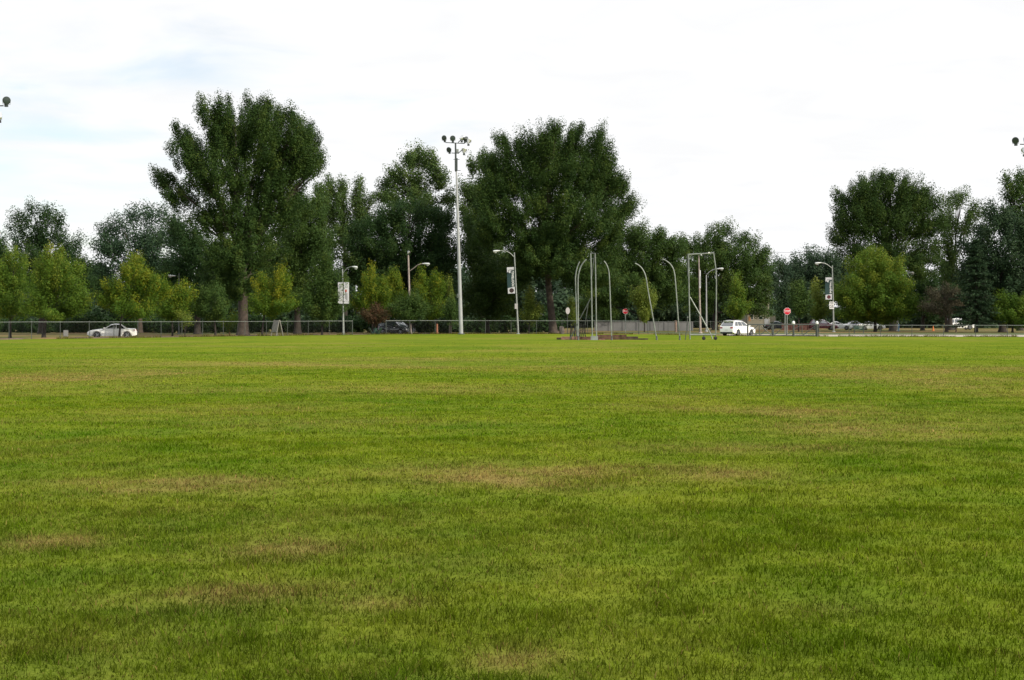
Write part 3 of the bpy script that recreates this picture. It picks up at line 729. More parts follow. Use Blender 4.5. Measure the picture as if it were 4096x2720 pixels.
def spruce(label, D, tx, top, bottom, hwid, group=None):
    X = XatD(tx, D); bz = base_z(X, D); s = D / F
    root = empty('spruce_tree', (X, D, bz), label, 'tree', group)
    zt = EYE - (top - HY) * s - bz; zb = EYE - (bottom - HY) * s - bz; w = hwid * s
    C = []; AXs = []
    mb = MB().tube([(0, 0, 0), (0, 0, zt * .5), (0, 0, zt * .97)], [.28, .17, .03], 8)
    z = zb
    while z < zt:
        f = (zt - z) / (zt - zb); L = w * (0.12 + 0.88 * f ** 0.9) * random.uniform(.8, 1.1)
        nb = 9
        for k in range(nb):
            a = random.uniform(0, 6.28); l = L * random.uniform(.7, 1.1)
            tip = np.array([math.cos(a) * l, math.sin(a) * l, -0.10 * l + random.uniform(-.2, .2)])
            n = int(26 * l + 10); u = rng.random(n) ** 0.75
            p = np.array([0, 0, z]) + tip * u[:, None] + rng.normal(0, 1, (n, 3)) * np.array([.16, .16, .07]) * (0.5 + l * .22); p[:, 2] -= 0.06 * (u * l) ** 1.5 - 0.10 * (u ** 4) * l
            C.append(p); AXs.append(np.repeat((tip / np.linalg.norm(tip))[None], n, 0))
            mb.tube([(0, 0, z), tuple(np.array([0, 0, z]) + tip * .9)], [.05, .015], 5)
        z += 0.42 * (0.5 + 0.6 * f)
    C = np.concatenate(C); AXs = np.concatenate(AXs)
    me = leaves_mesh('crown', C, rng.normal(.4, .2, len(C)), .30, .4, .9, LM['pine'], AXs * 1.6)
    TREE_STATS[0] += len(C)
    o = bpy.data.objects.new('crown', me); col.objects.link(o); o.parent = root
    mb.build('trunk', M['bark_dark'], root)
spruce('dark layered spruce with drooping boughs right of the crabapple', 200, 3905, 960, 1290, 120)

# --- young street trees and shrubs
Y = 'young_tree'
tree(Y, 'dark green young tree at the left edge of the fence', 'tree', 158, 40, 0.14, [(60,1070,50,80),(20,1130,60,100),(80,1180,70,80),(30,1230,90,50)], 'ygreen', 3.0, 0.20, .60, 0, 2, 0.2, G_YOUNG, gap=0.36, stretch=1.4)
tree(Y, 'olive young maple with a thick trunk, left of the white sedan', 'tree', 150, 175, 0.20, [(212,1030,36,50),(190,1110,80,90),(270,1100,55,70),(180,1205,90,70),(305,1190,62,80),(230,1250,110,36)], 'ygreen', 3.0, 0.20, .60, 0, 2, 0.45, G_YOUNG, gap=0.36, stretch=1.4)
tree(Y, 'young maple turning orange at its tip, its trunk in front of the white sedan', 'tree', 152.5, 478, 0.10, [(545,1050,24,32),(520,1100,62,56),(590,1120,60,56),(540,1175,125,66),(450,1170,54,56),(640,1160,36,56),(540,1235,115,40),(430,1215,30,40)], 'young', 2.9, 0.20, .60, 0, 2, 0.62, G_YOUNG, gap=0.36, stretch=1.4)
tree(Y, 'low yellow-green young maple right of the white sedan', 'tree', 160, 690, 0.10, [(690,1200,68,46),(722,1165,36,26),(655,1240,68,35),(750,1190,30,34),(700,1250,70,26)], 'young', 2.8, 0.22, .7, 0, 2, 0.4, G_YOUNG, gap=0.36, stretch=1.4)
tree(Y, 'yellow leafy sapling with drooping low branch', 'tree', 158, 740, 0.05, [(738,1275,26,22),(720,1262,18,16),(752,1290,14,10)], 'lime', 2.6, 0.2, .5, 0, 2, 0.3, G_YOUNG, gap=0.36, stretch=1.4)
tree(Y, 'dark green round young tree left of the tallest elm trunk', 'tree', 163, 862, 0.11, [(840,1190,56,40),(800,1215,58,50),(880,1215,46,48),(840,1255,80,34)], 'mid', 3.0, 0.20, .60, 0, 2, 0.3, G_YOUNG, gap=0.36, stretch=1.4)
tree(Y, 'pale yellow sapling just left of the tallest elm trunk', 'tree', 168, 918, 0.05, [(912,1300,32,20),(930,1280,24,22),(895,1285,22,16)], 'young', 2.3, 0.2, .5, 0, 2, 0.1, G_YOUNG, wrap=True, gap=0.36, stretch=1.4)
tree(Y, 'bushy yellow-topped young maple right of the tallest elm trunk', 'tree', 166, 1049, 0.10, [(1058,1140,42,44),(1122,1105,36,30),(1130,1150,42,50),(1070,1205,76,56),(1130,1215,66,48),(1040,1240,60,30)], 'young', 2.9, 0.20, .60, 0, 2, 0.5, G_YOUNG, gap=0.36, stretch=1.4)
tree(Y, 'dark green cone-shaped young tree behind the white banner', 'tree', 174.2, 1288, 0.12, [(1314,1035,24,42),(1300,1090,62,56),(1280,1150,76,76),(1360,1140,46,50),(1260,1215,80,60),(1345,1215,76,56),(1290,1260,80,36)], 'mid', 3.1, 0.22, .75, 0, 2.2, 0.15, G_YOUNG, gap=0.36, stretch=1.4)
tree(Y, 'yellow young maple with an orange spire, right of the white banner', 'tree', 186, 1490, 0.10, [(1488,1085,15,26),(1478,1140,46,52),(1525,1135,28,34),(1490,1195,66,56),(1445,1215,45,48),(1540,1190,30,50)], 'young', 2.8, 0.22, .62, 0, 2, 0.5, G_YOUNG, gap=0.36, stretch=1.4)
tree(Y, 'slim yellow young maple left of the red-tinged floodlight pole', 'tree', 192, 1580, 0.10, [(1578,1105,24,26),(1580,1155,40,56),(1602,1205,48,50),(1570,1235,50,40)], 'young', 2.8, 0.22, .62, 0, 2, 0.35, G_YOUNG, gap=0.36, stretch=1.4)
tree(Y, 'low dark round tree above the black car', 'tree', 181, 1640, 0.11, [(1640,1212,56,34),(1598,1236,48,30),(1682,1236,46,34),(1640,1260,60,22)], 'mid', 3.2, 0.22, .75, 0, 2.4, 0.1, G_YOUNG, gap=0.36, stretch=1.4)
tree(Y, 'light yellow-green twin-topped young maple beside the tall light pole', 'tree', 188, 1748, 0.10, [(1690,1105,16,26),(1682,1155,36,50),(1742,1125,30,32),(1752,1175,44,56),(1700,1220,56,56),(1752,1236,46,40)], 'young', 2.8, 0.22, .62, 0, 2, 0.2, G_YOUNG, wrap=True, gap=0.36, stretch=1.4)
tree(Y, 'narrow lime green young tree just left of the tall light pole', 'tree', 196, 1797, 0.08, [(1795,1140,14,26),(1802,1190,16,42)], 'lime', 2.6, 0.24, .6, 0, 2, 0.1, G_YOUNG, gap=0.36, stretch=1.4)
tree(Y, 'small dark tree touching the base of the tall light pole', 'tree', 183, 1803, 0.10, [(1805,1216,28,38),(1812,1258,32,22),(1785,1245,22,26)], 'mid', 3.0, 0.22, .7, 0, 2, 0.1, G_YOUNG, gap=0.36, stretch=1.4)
tree('red_shrub', 'reddish brown small tree above the left end of the black car', 'tree', 180, 1500, 0.08, [(1500,1235,28,20),(1468,1262,34,24),(1532,1258,34,26),(1500,1276,50,14)], 'red', 2.2, 0.22, .6, 0, 1.9)
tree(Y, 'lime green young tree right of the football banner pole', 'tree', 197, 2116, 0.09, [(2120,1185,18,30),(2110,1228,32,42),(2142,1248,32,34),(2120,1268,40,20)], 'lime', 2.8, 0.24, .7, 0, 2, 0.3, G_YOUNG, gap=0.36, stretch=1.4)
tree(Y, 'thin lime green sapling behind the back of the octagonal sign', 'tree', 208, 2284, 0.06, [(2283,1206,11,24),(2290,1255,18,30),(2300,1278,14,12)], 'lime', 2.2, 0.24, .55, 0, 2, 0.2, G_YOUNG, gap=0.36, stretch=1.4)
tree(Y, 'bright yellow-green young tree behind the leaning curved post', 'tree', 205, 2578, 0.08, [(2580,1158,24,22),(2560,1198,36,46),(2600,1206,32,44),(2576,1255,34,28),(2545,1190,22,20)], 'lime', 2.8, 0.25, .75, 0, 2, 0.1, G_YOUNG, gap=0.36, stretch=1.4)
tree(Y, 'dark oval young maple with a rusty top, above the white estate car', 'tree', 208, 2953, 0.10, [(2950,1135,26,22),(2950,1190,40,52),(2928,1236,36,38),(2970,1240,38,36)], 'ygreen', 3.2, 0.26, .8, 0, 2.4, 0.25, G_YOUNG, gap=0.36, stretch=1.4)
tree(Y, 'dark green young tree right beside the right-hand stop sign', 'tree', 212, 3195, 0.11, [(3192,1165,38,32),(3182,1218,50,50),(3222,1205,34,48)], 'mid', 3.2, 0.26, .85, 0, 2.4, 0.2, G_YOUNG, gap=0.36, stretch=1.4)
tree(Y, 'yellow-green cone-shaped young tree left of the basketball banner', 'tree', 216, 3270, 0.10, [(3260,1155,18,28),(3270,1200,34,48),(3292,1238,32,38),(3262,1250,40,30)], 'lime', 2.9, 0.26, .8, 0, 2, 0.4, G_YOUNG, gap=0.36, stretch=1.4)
tree('maple_tree', 'big yellow-green maple with rounded cone crown and thin dark trunk', 'tree', 212, 3501, 0.20, [(3490,1022,38,36),(3470,1070,76,58),(3545,1085,66,62),(3435,1145,88,70),(3548,1150,100,74),(3392,1205,66,62),(3500,1210,120,74),(3608,1205,64,70),(3425,1256,100,40),(3570,1256,96,40),(3366,1180,34,44)], 'ygreen', 3.6, 0.28, .85, 0, 2.5, 0.5, bark='bark_dark', trunk_to=0.6)
tree('crabapple_tree', 'grey-brown crabapple with a crooked trunk beside the spruce', 'tree', 206, 3786, 0.22, [(3760,1175,56,44),(3812,1185,42,38),(3730,1228,46,36),(3795,1235,56,36),(3835,1215,24,24)], 'grey', 2.0, 0.26, .8, 0, 1.9, bark='bark')
tree('round_shrub', 'dark green rounded shrub at the right edge behind the fence', 'shrub', 200, 4050, 0.14, [(4030,1208,55,36),(4080,1228,50,56),(4000,1250,40,40),(4050,1270,70,44),(4120,1240,50,60)], 'ygreen', 3.2, 0.24, .8, 0, 2.6)
tree('round_shrub', 'small yellow shrub behind the trunk of the big yellow-green maple', 'shrub', 235, 3526, 0.05, [(3526,1278,15,16)], 'lime', 3, 0.24, .6, 0, 2)
tree('round_shrub', 'small dark shrub against the cream house', 'shrub', 270, 3008, 0.05, [(3008,1290,16,14),(3002,1280,8,10)], 'dark', 3.2, 0.24, .6, 0, 2)

# --- the far wood that closes the gaps behind the trees
def shrub_belt():
    P_ = []; T_ = []; N_ = []
    for px in range(-600, 2230, 34):
        top = 1268 + 14 * math.sin(px * .011) + rng.uniform(-10, 12)
        D_ = 226 + rng.uniform(-8, 8)
        p, t_, a_, c_, _, nb_ = crown_points([(px, (top + 1332) / 2, 34, (1332 - top) / 2 + 4)], D_, 4.0, 0.4 * .4 * .3, .8, 0, 2.4, 0)
        p[:, 1] += D_; p[:, 2] = np.maximum(p[:, 2], -.1); P_.append(p); T_.append(t_); N_.append(nb_)
    p = np.concatenate(P_); TREE_STATS[0] += len(p)
    me = leaves_mesh('undergrowth', p, np.concatenate(T_), .42, .6, .9, LM['dark'], None, np.concatenate(N_))
    o = bpy.data.objects.new('undergrowth', me); col.objects.link(o)
    tag(o, 'dark continuous undergrowth under the background trees on the left', 'undergrowth', kind='stuff')
shrub_belt()
def far_wood():
    lobes = []
    for px in range(-500, 4700, 70):
        top = 1195 if 2950 < px < 3420 else (1090 if 2450 < px < 2950 else (1075 if px > 3400 else 1050))
        lobes.append((px + rng.uniform(-20, 20), top + rng.uniform(-10, 45) + 50, 62, rng.uniform(45, 75)))
        if top < 1150: lobes.append((px + rng.uniform(-30, 30), (top + 1270) / 2 + 40, 64, 70)); lobes.append((px + rng.uniform(-30, 30), 1225, 64, 50))
        lobes.append((px + rng.uniform(-30, 30), 1270, 62, 40)); lobes.append((px + rng.uniform(-30, 30), 1300, 62, 30))
    s_pts = []; s_t = []; s_n = []
    for l in lobes:
        p, t_, a_, c_, _, nb_ = crown_points([l], 330 + rng.uniform(-15, 15), 5.5, 0.75 * .75 * .3, 1.9, 0, 2.4, 0)
        D_ = 330 + rng.uniform(-25, 25); p[:, 1] += D_; p[:, 2] = np.maximum(p[:, 2], 0.2)
        s_pts.append(p); s_t.append(t_); s_n.append(nb_)
    p = np.concatenate(s_pts); TREE_STATS[0] += len(p)
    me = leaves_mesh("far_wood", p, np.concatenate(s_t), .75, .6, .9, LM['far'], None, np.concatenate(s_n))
    o = bpy.data.objects.new('far_wood', me); col.objects.link(o)
    tag(o, 'distant dark belt of trees closing the view behind the houses', 'wood', kind='stuff')
far_wood()
print('leaves', TREE_STATS[0])

# ------------------------------------------------------------------ chain-link fences
def chain_mat():
    m = bpy.data.materials.new('chain_link_wire'); m.use_nodes = True
    nt = m.node_tree; N, L = nt.nodes, nt.links; b = N['Principled BSDF']; out = N['Material Output']
    b.inputs['Base Color'].default_value = (0.06, 0.065, 0.062, 1); b.inputs['Roughness'].default_value = 0.7; b.inputs['Metallic'].default_value = 0.0
    uv = N.new('ShaderNodeUVMap'); uv.uv_map = 'metres'
    sp = N.new('ShaderNodeSeparateXYZ'); L.new(uv.outputs[0], sp.inputs[0])
    res = []
    for op in ('ADD', 'SUBTRACT'):
        a = N.new('ShaderNodeMath'); a.operation = op; L.new(sp.outputs['X'], a.inputs[0]); L.new(sp.outputs['Y'], a.inputs[1])
        s = N.new('ShaderNodeMath'); s.operation = 'MULTIPLY'; s.inputs[1].default_value = 1 / 0.075; L.new(a.outputs[0], s.inputs[0])
        f = N.new('ShaderNodeMath'); f.operation = 'FRACT'; L.new(s.outputs[0], f.inputs[0])
        g = N.new('ShaderNodeMath'); g.operation = 'LESS_THAN'; g.inputs[1].default_value = 0.020; L.new(f.outputs[0], g.inputs[0]); res.append(g)
    mx = N.new('ShaderNodeMath'); mx.operation = 'MAXIMUM'; L.new(res[0].outputs[0], mx.inputs[0]); L.new(res[1].outputs[0], mx.inputs[1])
    tr = N.new('ShaderNodeBsdfTransparent'); ms = N.new('ShaderNodeMixShader')
    L.new(mx.outputs[0], ms.inputs[0]); L.new(tr.outputs[0], ms.inputs[1]); L.new(b.outputs[0], ms.inputs[2]); L.new(ms.outputs[0], out.inputs['Surface'])
    return m
M['chain'] = chain_mat()

def fence_posts_along(pts, spacing):
    out = []; acc = 0.0; out.append(pts[0])
    for a, b in zip(pts[:-1], pts[1:]):
        a = np.array(a); b = np.array(b); l = np.linalg.norm(b - a); d = spacing - acc
        while d <= l:
            out.append(tuple(a + (b - a) * d / l)); d += spacing
        acc = l - (d - spacing)
    return out
def chain_fence(label, pts, h, spacing=3.05, group=None, mt='galv', post_r=0.030, rail_r=0.022):
    posts = fence_posts_along(pts, spacing)
    gp = [Vector((x, y, base_z(x, y) if True else 0)) for x, y in posts]
    root = empty('chain_link_fence', gp[0], label, 'fence', group)
    og = gp[0]
    for i, p in enumerate(gp):
        r = post_r * (1.5 if i in (0, len(gp) - 1) else 1.0)
        mb = MB().tube([p - Vector((0, 0, .1)), p + Vector((0, 0, h + .01))], r, 8)
        mb.lathe([(r * 1.25, 0), (r * 1.25, .04), (r * .8, .08), (.005, .10)], p + Vector((0, 0, h)), (0, 0, 1), 8)
        mb.build('post', M['galv_dark'], root, origin=og).location = (0, 0, 0)
    MB().tube([p + Vector((0, 0, h)) for p in gp], rail_r, 6).build('top_rail', M[mt], root, origin=og).location = (0, 0, 0)
    vs = []; fs = []; uvs = []; u = 0
    for i, p in enumerate(gp):
        if i: u += (gp[i] - gp[i - 1]).length
        off = Vector((0, -0.035, 0))
        vs += [tuple(p + off - og + Vector((0, 0, .03))), tuple(p + off - og + Vector((0, 0, h - .01)))]; uvs += [(u, 0), (u, h)]
        if i: b = 2 * i; fs.append((b - 2, b, b + 1, b - 1))
    me = bpy.data.meshes.new('wire_mesh'); me.from_pydata(vs, [], fs)
    uvl = me.uv_layers.new(name='metres')
    for lp in me.loops: uvl.data[lp.index].uv = uvs[lp.vertex_index]
    me.materials.append(M['chain'])
    o = bpy.data.objects.new('wire_mesh', me); col.objects.link(o); o.parent = root
    return root
def fl(px0, px1, n=30):
    out = []
    for i in range(n + 1):
        px = px0 + (px1 - px0) * i / n
        d = np.interp(px, [p[0] for p in FENCE_PX], [p[1] for p in FENCE_PX]); out.append((XatD(px, d), float(d)))
    return out
chain_fence('long chain link fence along the left of the field, ending beside the black car', fl(-500, 1499), 1.56)
chain_fence('chain link fence from the black car past the tall light pole to the cage', fl(1544, 2585), 1.58)
chain_fence('low chain link fence right of the metal gate along the pale drive', fl(3275, 4650), 1.20, 3.2)
chain_fence('short fence panel between the wheeled frame and the gate, behind the white estate car', [(XatD(2592, 186), 186), (XatD(2740, 196), 196), (XatD(2905, 205), 205)], 1.45, 3.05, mt='galv_dark')

# ------------------------------------------------------------------ metal gate
def gate():
    D = 158.5
    g = lambda px, z: Vector((XatD(px, D), D, base_z(XatD(px, D), D) + z))
    og = g(2990, 0)
    root = empty('metal_gate', og, 'grey metal double swing gate with diagonal braces, right of the white estate car', 'gate')
    def b(name, mb, m='galv_dark'): mb.build(name, M[m], root, origin=og).location = (0, 0, 0)
    top, bot = 1.25, 0.10
    for (a, c) in ((2992, 3088), (3094, 3264)):
        b('rail', MB().tube([g(a, top), g(c, top)], .06, 8)); b('rail', MB().tube([g(a, bot), g(c, bot)], .055, 8))
        b('upright', MB().tube([g(a, bot), g(a, top)], .05, 8)); b('upright', MB().tube([g(c, bot), g(c, top)], .05, 8))
    for px in (3037, 3145, 3208): b('upright', MB().tube([g(px, bot), g(px, top - .02)], .045, 8), 'galv_dark')
    for (a, za, c, zc) in ((3000, bot + .3, 3035, top), (3038, top, 3086, bot), (3040, bot, 3086, top), (3096, bot, 3143, top), (3147, bot + .1, 3206, top), (3210, bot, 3262, top - .1), (3000, bot + .3, 3035, bot)):
        b('brace', MB().tube([g(a, za), g(c, zc)], .04, 6), 'galv_dark')
    for px, r, hh in ((2989, .035, 1.3), (3091, .055, 1.35)):
        b('hinge_post', MB().tube([g(px, -.1), g(px, hh)], r, 10), 'galv_dark')
gate()
def gate_post(px, label, D=157.8):
    X = XatD(px, D); bz = base_z(X, D)
    root = empty('gate_post', (X, D, bz), label, 'post', 'thick posts of the metal gate')
    MB().tube([(0, 0, -.1), (0, 0, 1.30)], .095, 12).build('post', M['galv_dark'], root)
    MB().lathe([(.10, 0), (.155, .05), (.16, .16), (.13, .26), (.07, .33), (.02, .35)], (0, 0, 1.28), (0, 0, 1), 14).build('cap', M['sign_white'], root)
    MB().lathe([(.12, 0), (.12, .22)], (0, 0, 0.02), (0, 0, 1), 12).build('foot_collar', M['galv_dark'], root)
gate_post(3174, 'thick gate post with white cap under the right-hand stop sign')
gate_post(3268, 'thick gate post with white cap at the right end of the gate')

# ------------------------------------------------------------------ hammer cage
def px_path(D, pts): return [P(x, y, D) for x, y in pts]
def smooth_path(pts, n=6):
    out = []
    for i in range(len(pts) - 1):
        p0 = pts[max(i - 1, 0)]; p1 = pts[i]; p2 = pts[i + 1]; p3 = pts[min(i + 2, len(pts) - 1)]
        for k in range(n):
            t = k / n
            out.append(0.5 * ((2 * p1) + (-p0 + p2) * t + (2 * p0 - 5 * p1 + 4 * p2 - p3) * t * t + (-p0 + 3 * p1 - 3 * p2 + p3) * t ** 3))
    out.append(pts[-1]); return out
def cage_post(label, D, pts, r=.052):
    pp = smooth_path(px_path(D, pts)); og = Vector((pp[0].x, D, base_z(pp[0].x, D)))
    pp[0] = Vector((pp[0].x, D, og.z - .1))
    root = empty('cage_post', og, label, 'post', 'curved steel posts of the throwing cage')
    MB().tube(pp, r, 10).build('tube', M['cage_steel'], root, origin=og).location = (0, 0, 0)
    MB().lathe([(r * 1.9, 0), (r * 1.9, .05), (r * 1.3, .10), (r * 1.3, .35)], og, (0, 0, 1), 12).build('ground_sleeve', M['galv_dark'], root, origin=og).location = (0, 0, 0)
cage_post('leftmost curved cage post, bending right, half hidden behind its neighbour', 133, [(2309,1358),(2306,1250),(2302,1130),(2303,1100),(2309,1070),(2319,1046)])
cage_post('second curved cage post from the left, bending right at its tip', 131, [(2313,1359),(2313,1250),(2312,1130),(2316,1090),(2328,1058),(2346,1037)], .054)
cage_post('curved cage post standing on the dark brick kerb, bending left at its tip', 131, [(2447,1359),(2443,1250),(2438,1120),(2435,1085),(2427,1060),(2416,1044)], .05)
cage_post('leaning curved cage post in front of the bright yellow-green young tree', 131.5, [(2627,1358),(2610,1260),(2592,1160),(2584,1110),(2572,1080),(2556,1062),(2540,1053)])
cage_post('tall curved cage post just left of the wheeled frame', 131.5, [(2719,1358),(2711,1250),(2702,1130),(2696,1085),(2684,1060),(2666,1044),(2650,1036)])

def cage_frame():
    D = 131
    A = lambda x, y, d=D: P(x, y, d)
    og = Vector((A(2370, 1358).x, D, base_z(A(2370, 1358).x, D)))
    root = empty('upright_gate', og, 'narrow upright double-post frame with long brace in the middle of the brick kerb', 'gate frame')
    def b(name, mb, m='cage_steel'): mb.build(name, M[m], root, origin=og).location = (0, 0, 0)
    b('post', MB().tube([A(2369, 1352), A(2367, 1200), A(2365, 1100), A(2363, 1014)], .056, 10))
    b('post', MB().tube([A(2386, 1350), A(2384, 1200), A(2381, 1013)], .052, 10))
    b('top_bar', MB().tube([A(2361, 1014), A(2383, 1014)], .05, 8), 'galv_dark')
    b('top_brace', MB().tube([A(2378, 1018), A(2371, 1070), A(2368, 1105)], .045, 8), 'galv_dark')
    b('brace', MB().tube([A(2363, 1193), A(2320, 1275), A(2279, 1358)], .042, 8), 'galv_dark')
    b('brace', MB().tube([A(2354, 1205, D + 2), A(2340, 1300, D + 2)], .035, 8), 'galv_dark')
    b('base_box', MB().box(A(2377, 1352), (.62, .4, .34)), 'galv')
cage_frame()
def wheeled_frame():
    D = 131
    A = lambda x, y, d=D: P(x, y, d)
    bx = A(2790, 1356).x; og = Vector((bx, D, base_z(bx, D)))
    root = empty('wheeled_cage_gate', og, 'tall rectangular steel cage gate on two small wheels with a diagonal brace', 'gate frame')
    def b(name, mb, m='cage_steel'): mb.build(name, M[m], root, origin=og).location = (0, 0, 0)
    b('post', MB().tube([A(2760, 1357), A(2757, 1200), A(2755, 1100), A(2754, 1016)], .055, 10), 'cage_steel')
    b('post', MB().tube([A(2752, 1105, D + .5), A(2750, 1016, D + .5)], .055, 8), 'galv_dark')
    b('post', MB().tube(smooth_path([A(2863, 1340), A(2865, 1200), A(2865, 1100), A(2861, 1060), A(2854, 1011)]), .052, 10))
    b('top_bar', MB().tube([A(2753, 1018), A(2856, 1012)], .055, 8))
    b('bottom_bar', MB().tube([A(2759, 1339), A(2864, 1339)], .065, 8))
    b('brace', MB().tube([A(2760, 1188), A(2800, 1258), A(2845, 1340), A(2850, 1357)], .05, 8))
    for px in (2815, 2862):
        c = A(px, 1351) + Vector((0, -.05, 0)); c.z = og.z + .155
        b('caster', MB().lathe([(.06, -.02), (.155, 0), (.155, .09), (.06, .11)], c, (0, 1, 0), 16), 'black_rubber')
        b('fork', MB().box(c + Vector((0, .05, .16)), (.06, .16, .22)), 'galv_dark')
    b('hinge', MB().box(A(2836, 1011), (.16, .12, .10)), 'sign_white')
wheeled_frame()
D_ = 131; x_ = XatD(2741, D_); zz = base_z(x_, D_)
root = empty('steel_stake', (x_, D_, zz), 'thin dark leaning stake just left of the wheeled cage gate', 'stake')
MB().tube([(0, 0, -.05), (.12, 0, 1.0), (.2, 0, 1.95)], .035, 8).build('rod', M['galv_dark'], root)
MB().lathe([(.05, 0), (.06, .05), (.02, .09)], (.2, 0, 1.93), (0, 0, 1), 8).build('cap', M['galv'], root)

# low brick and timber kerb round the throwing circle
def kerb():
    D = 133.5; g = lambda px, d=D: Vector((XatD(px, d), d, base_z(XatD(px, d), d)))
    og = g(2240); root = empty('brick_kerb', og, 'low stepped kerb of reddish brick and dark timber around the throwing circle', 'kerb')
    def course(name, px0, px1, d, h, z0, m, courses=1, dep=.35):
        mb = MB(); a, c = g(px0, d), g(px1, d); L = (c - a).x; n = max(1, int(L / 0.62))
        for k in range(courses):
            hh = h / courses
            for i in range(n + (k % 2)):
                w = L / n
                x0 = max(a.x, a.x + w * (i - .5 * (k % 2))); x1 = min(c.x, a.x + w * (i + 1 - .5 * (k % 2)))
                if x1 - x0 < .05: continue
                mb.box(((x0 + x1) / 2, d + random.uniform(-.015, .015), a.z + z0 + hh * (k + .5)), (x1 - x0 - .015, dep, hh - .012))
        mb.build(name, M[m], root, smooth=False, origin=og, bevel=.008).location = (0, 0, 0)
    course('brick_wall', 2244, 2318, 132.5, .36, -.08, 'kerb_pink', 3)
    course('dark_wall', 2318, 2392, 133.0, .36, -.08, 'brick', 3)
    course('raised_wall', 2388, 2506, 133.6, .52, -.08, 'brick', 4)
    course('timber', 2506, 2552, 133.8, .36, -.08, 'kerb_wood', 2)
    course('timber', 2552, 2592, 133.9, .20, -.08, 'kerb_wood', 1)
    course('timber', 2226, 2244, 133.0, .26, -.08, 'kerb_wood', 2)
    course('front_board', 2350, 2420, 131.9, .16, -.06, 'kerb_pink', 1, .2)
kerb()
# fallen dark netting behind the cage
def netting():
    D = 136; x0 = XatD(2292, D); og = Vector((x0, D, base_z(x0, D)))
    root = empty('netting_bundle', og, 'dark collapsed netting hanging in folds behind the left cage posts', 'netting')
    for i in range(5):
        mb = MB(); x = XatD(2288 + i * 12, D) - x0
        for j in range(7):
            xx = x + random.uniform(-.12, .12)
            mb.tube([(xx, random.uniform(-.2, .2), 1.45 - random.random() * .3), (xx + random.uniform(-.1, .1), 0, .8), (xx + random.uniform(-.15, .15), 0, .02)], random.uniform(.012, .025), 5)
        mb.build('strand', M['net'], root)
netting()

# ------------------------------------------------------------------ sports light poles
def flood(parent, og, c, aim, s=1.0, ring='dark_paint', ballast=True):
    aim = Vector(aim).normalized(); c = Vector(c)
    o = MB().lathe([(.05 * s, -.42 * s), (.10 * s, -.40 * s), (.14 * s, -.30 * s), (.24 * s, -.16 * s), (.31 * s, 0), (.33 * s, .02 * s), (.33 * s, .05 * s), (.30 * s, .05 * s)], c, aim, 18).build('floodlight', M[ring], parent, origin=og)
    o.location = (0, 0, 0)
    MB().lathe([(.295 * s, .052 * s), (.29 * s, .07 * s), (.15 * s, .085 * s), (.02 * s, .09 * s)], c, aim, 18).build('lens', M['lens_dark' if ring == 'dark_paint' else 'lens'], o, origin=og).location = (0, 0, 0)
    side = aim.cross(Vector((0, 0, 1))).normalized()
    MB().box(c - aim * .15 * s + Vector((0, 0, -.40 * s)), (.26 * s, .22 * s, .22 * s)).tube([c + side * .3 * s, c + side * .3 * s - Vector((0, 0, .3 * s)), c - side * .3 * s - Vector((0, 0, .3 * s)), c - side * .3 * s], .02 * s, 5).build('bracket', M['dark_paint'], o, origin=og).location = (0, 0, 0)
M['lens_dark'] = mat('shaded_lamp_glass', (0.035, 0.050, 0.046), 0.25, 0, 0.2, 2.0, spec=0.5)
def light_pole(label, D, base_px, base_py, top_py, topx, s, r0, r1, lamps, arms, collar, box=True):
    X = XatD(base_px, D); bz = base_z(X, D); og = Vector((X, D, bz))
    root = empty('light_pole', og, label, 'light pole', 'sports field light poles')
    def b(name, mb, m): 
        o = mb.build(name, M[m], root, origin=og); o.location = (0, 0, 0); return o
    tp = P(topx, top_py, D)
    cp = og.lerp(tp, collar)
    b('pole', MB().tube([og - Vector((0, 0, .2)), og.lerp(tp, .3), og.lerp(tp, .6), cp], [r0, r0 * .78 + r1 * .22, r0 * .5 + r1 * .5, r1], 14), 'concrete_pole')
    b('head_post', MB().tube([cp - Vector((.05, 0, 0)), tp], [.13 * s, .10 * s], 10).box(cp.lerp(tp, .25), (.34 * s, .3 * s, (tp - cp).length * .42)), 'dark_paint')
    if box:
        b('ballast_box', MB().box(cp.lerp(tp, .72) + Vector((.22 * s, 0, 0)), (.24 * s, .24 * s, .42 * s)), 'galv')
        b('step_bolt', MB().tube([cp + Vector((-.1, 0, .1)), cp + Vector((.5 * s, 0, .12))], .035, 6), 'dark_paint'); b('step_bolt', MB().tube([cp.lerp(tp, .42) + Vector((-.3 * s, 0, 0)), cp.lerp(tp, .42) + Vector((.42 * s, 0, 0))], .03, 6), 'dark_paint')
    b('base_plate', MB().lathe([(r0 * 1.8, -.05), (r0 * 1.8, .06), (r0 * 1.2, .10)], og, (0, 0, 1), 14), 'galv_dark')
    for (xa, ya, xb, yb) in arms: b('cross_arm', MB().tube([P(xa, ya, D), P(xb, yb, D)], .05 * s, 8), 'dark_paint')
    for (x, y, aim, ring) in lamps: flood(root, og, P(x, y, D), aim, s, ring)
light_pole('tall white pole with seven floodlights, standing between the yellow saplings and the broad elm', 172, 1845, 1340, 571, 1822, 0.95, .235, .085,
           [(1777,552,(-.5,-1,-.15),'dark_paint'),(1811,553,(-.05,-1,-.12),'dark_paint'),(1796,599,(-.55,-1,-.35),'dark_paint'),
            (1851,551,(.75,.5,.35),'aluminium'),(1863,556,(.6,.7,-.2),'dark_paint'),(1875,562,(.25,.5,.9),'aluminium'),(1857,599,(.15,.4,1),'aluminium')],
           [(1782, 570, 1858, 574), (1806, 612, 1836, 613), (1834, 612, 1848, 600), (1832, 570, 1848, 556), (1856, 574, 1868, 564)], .85)
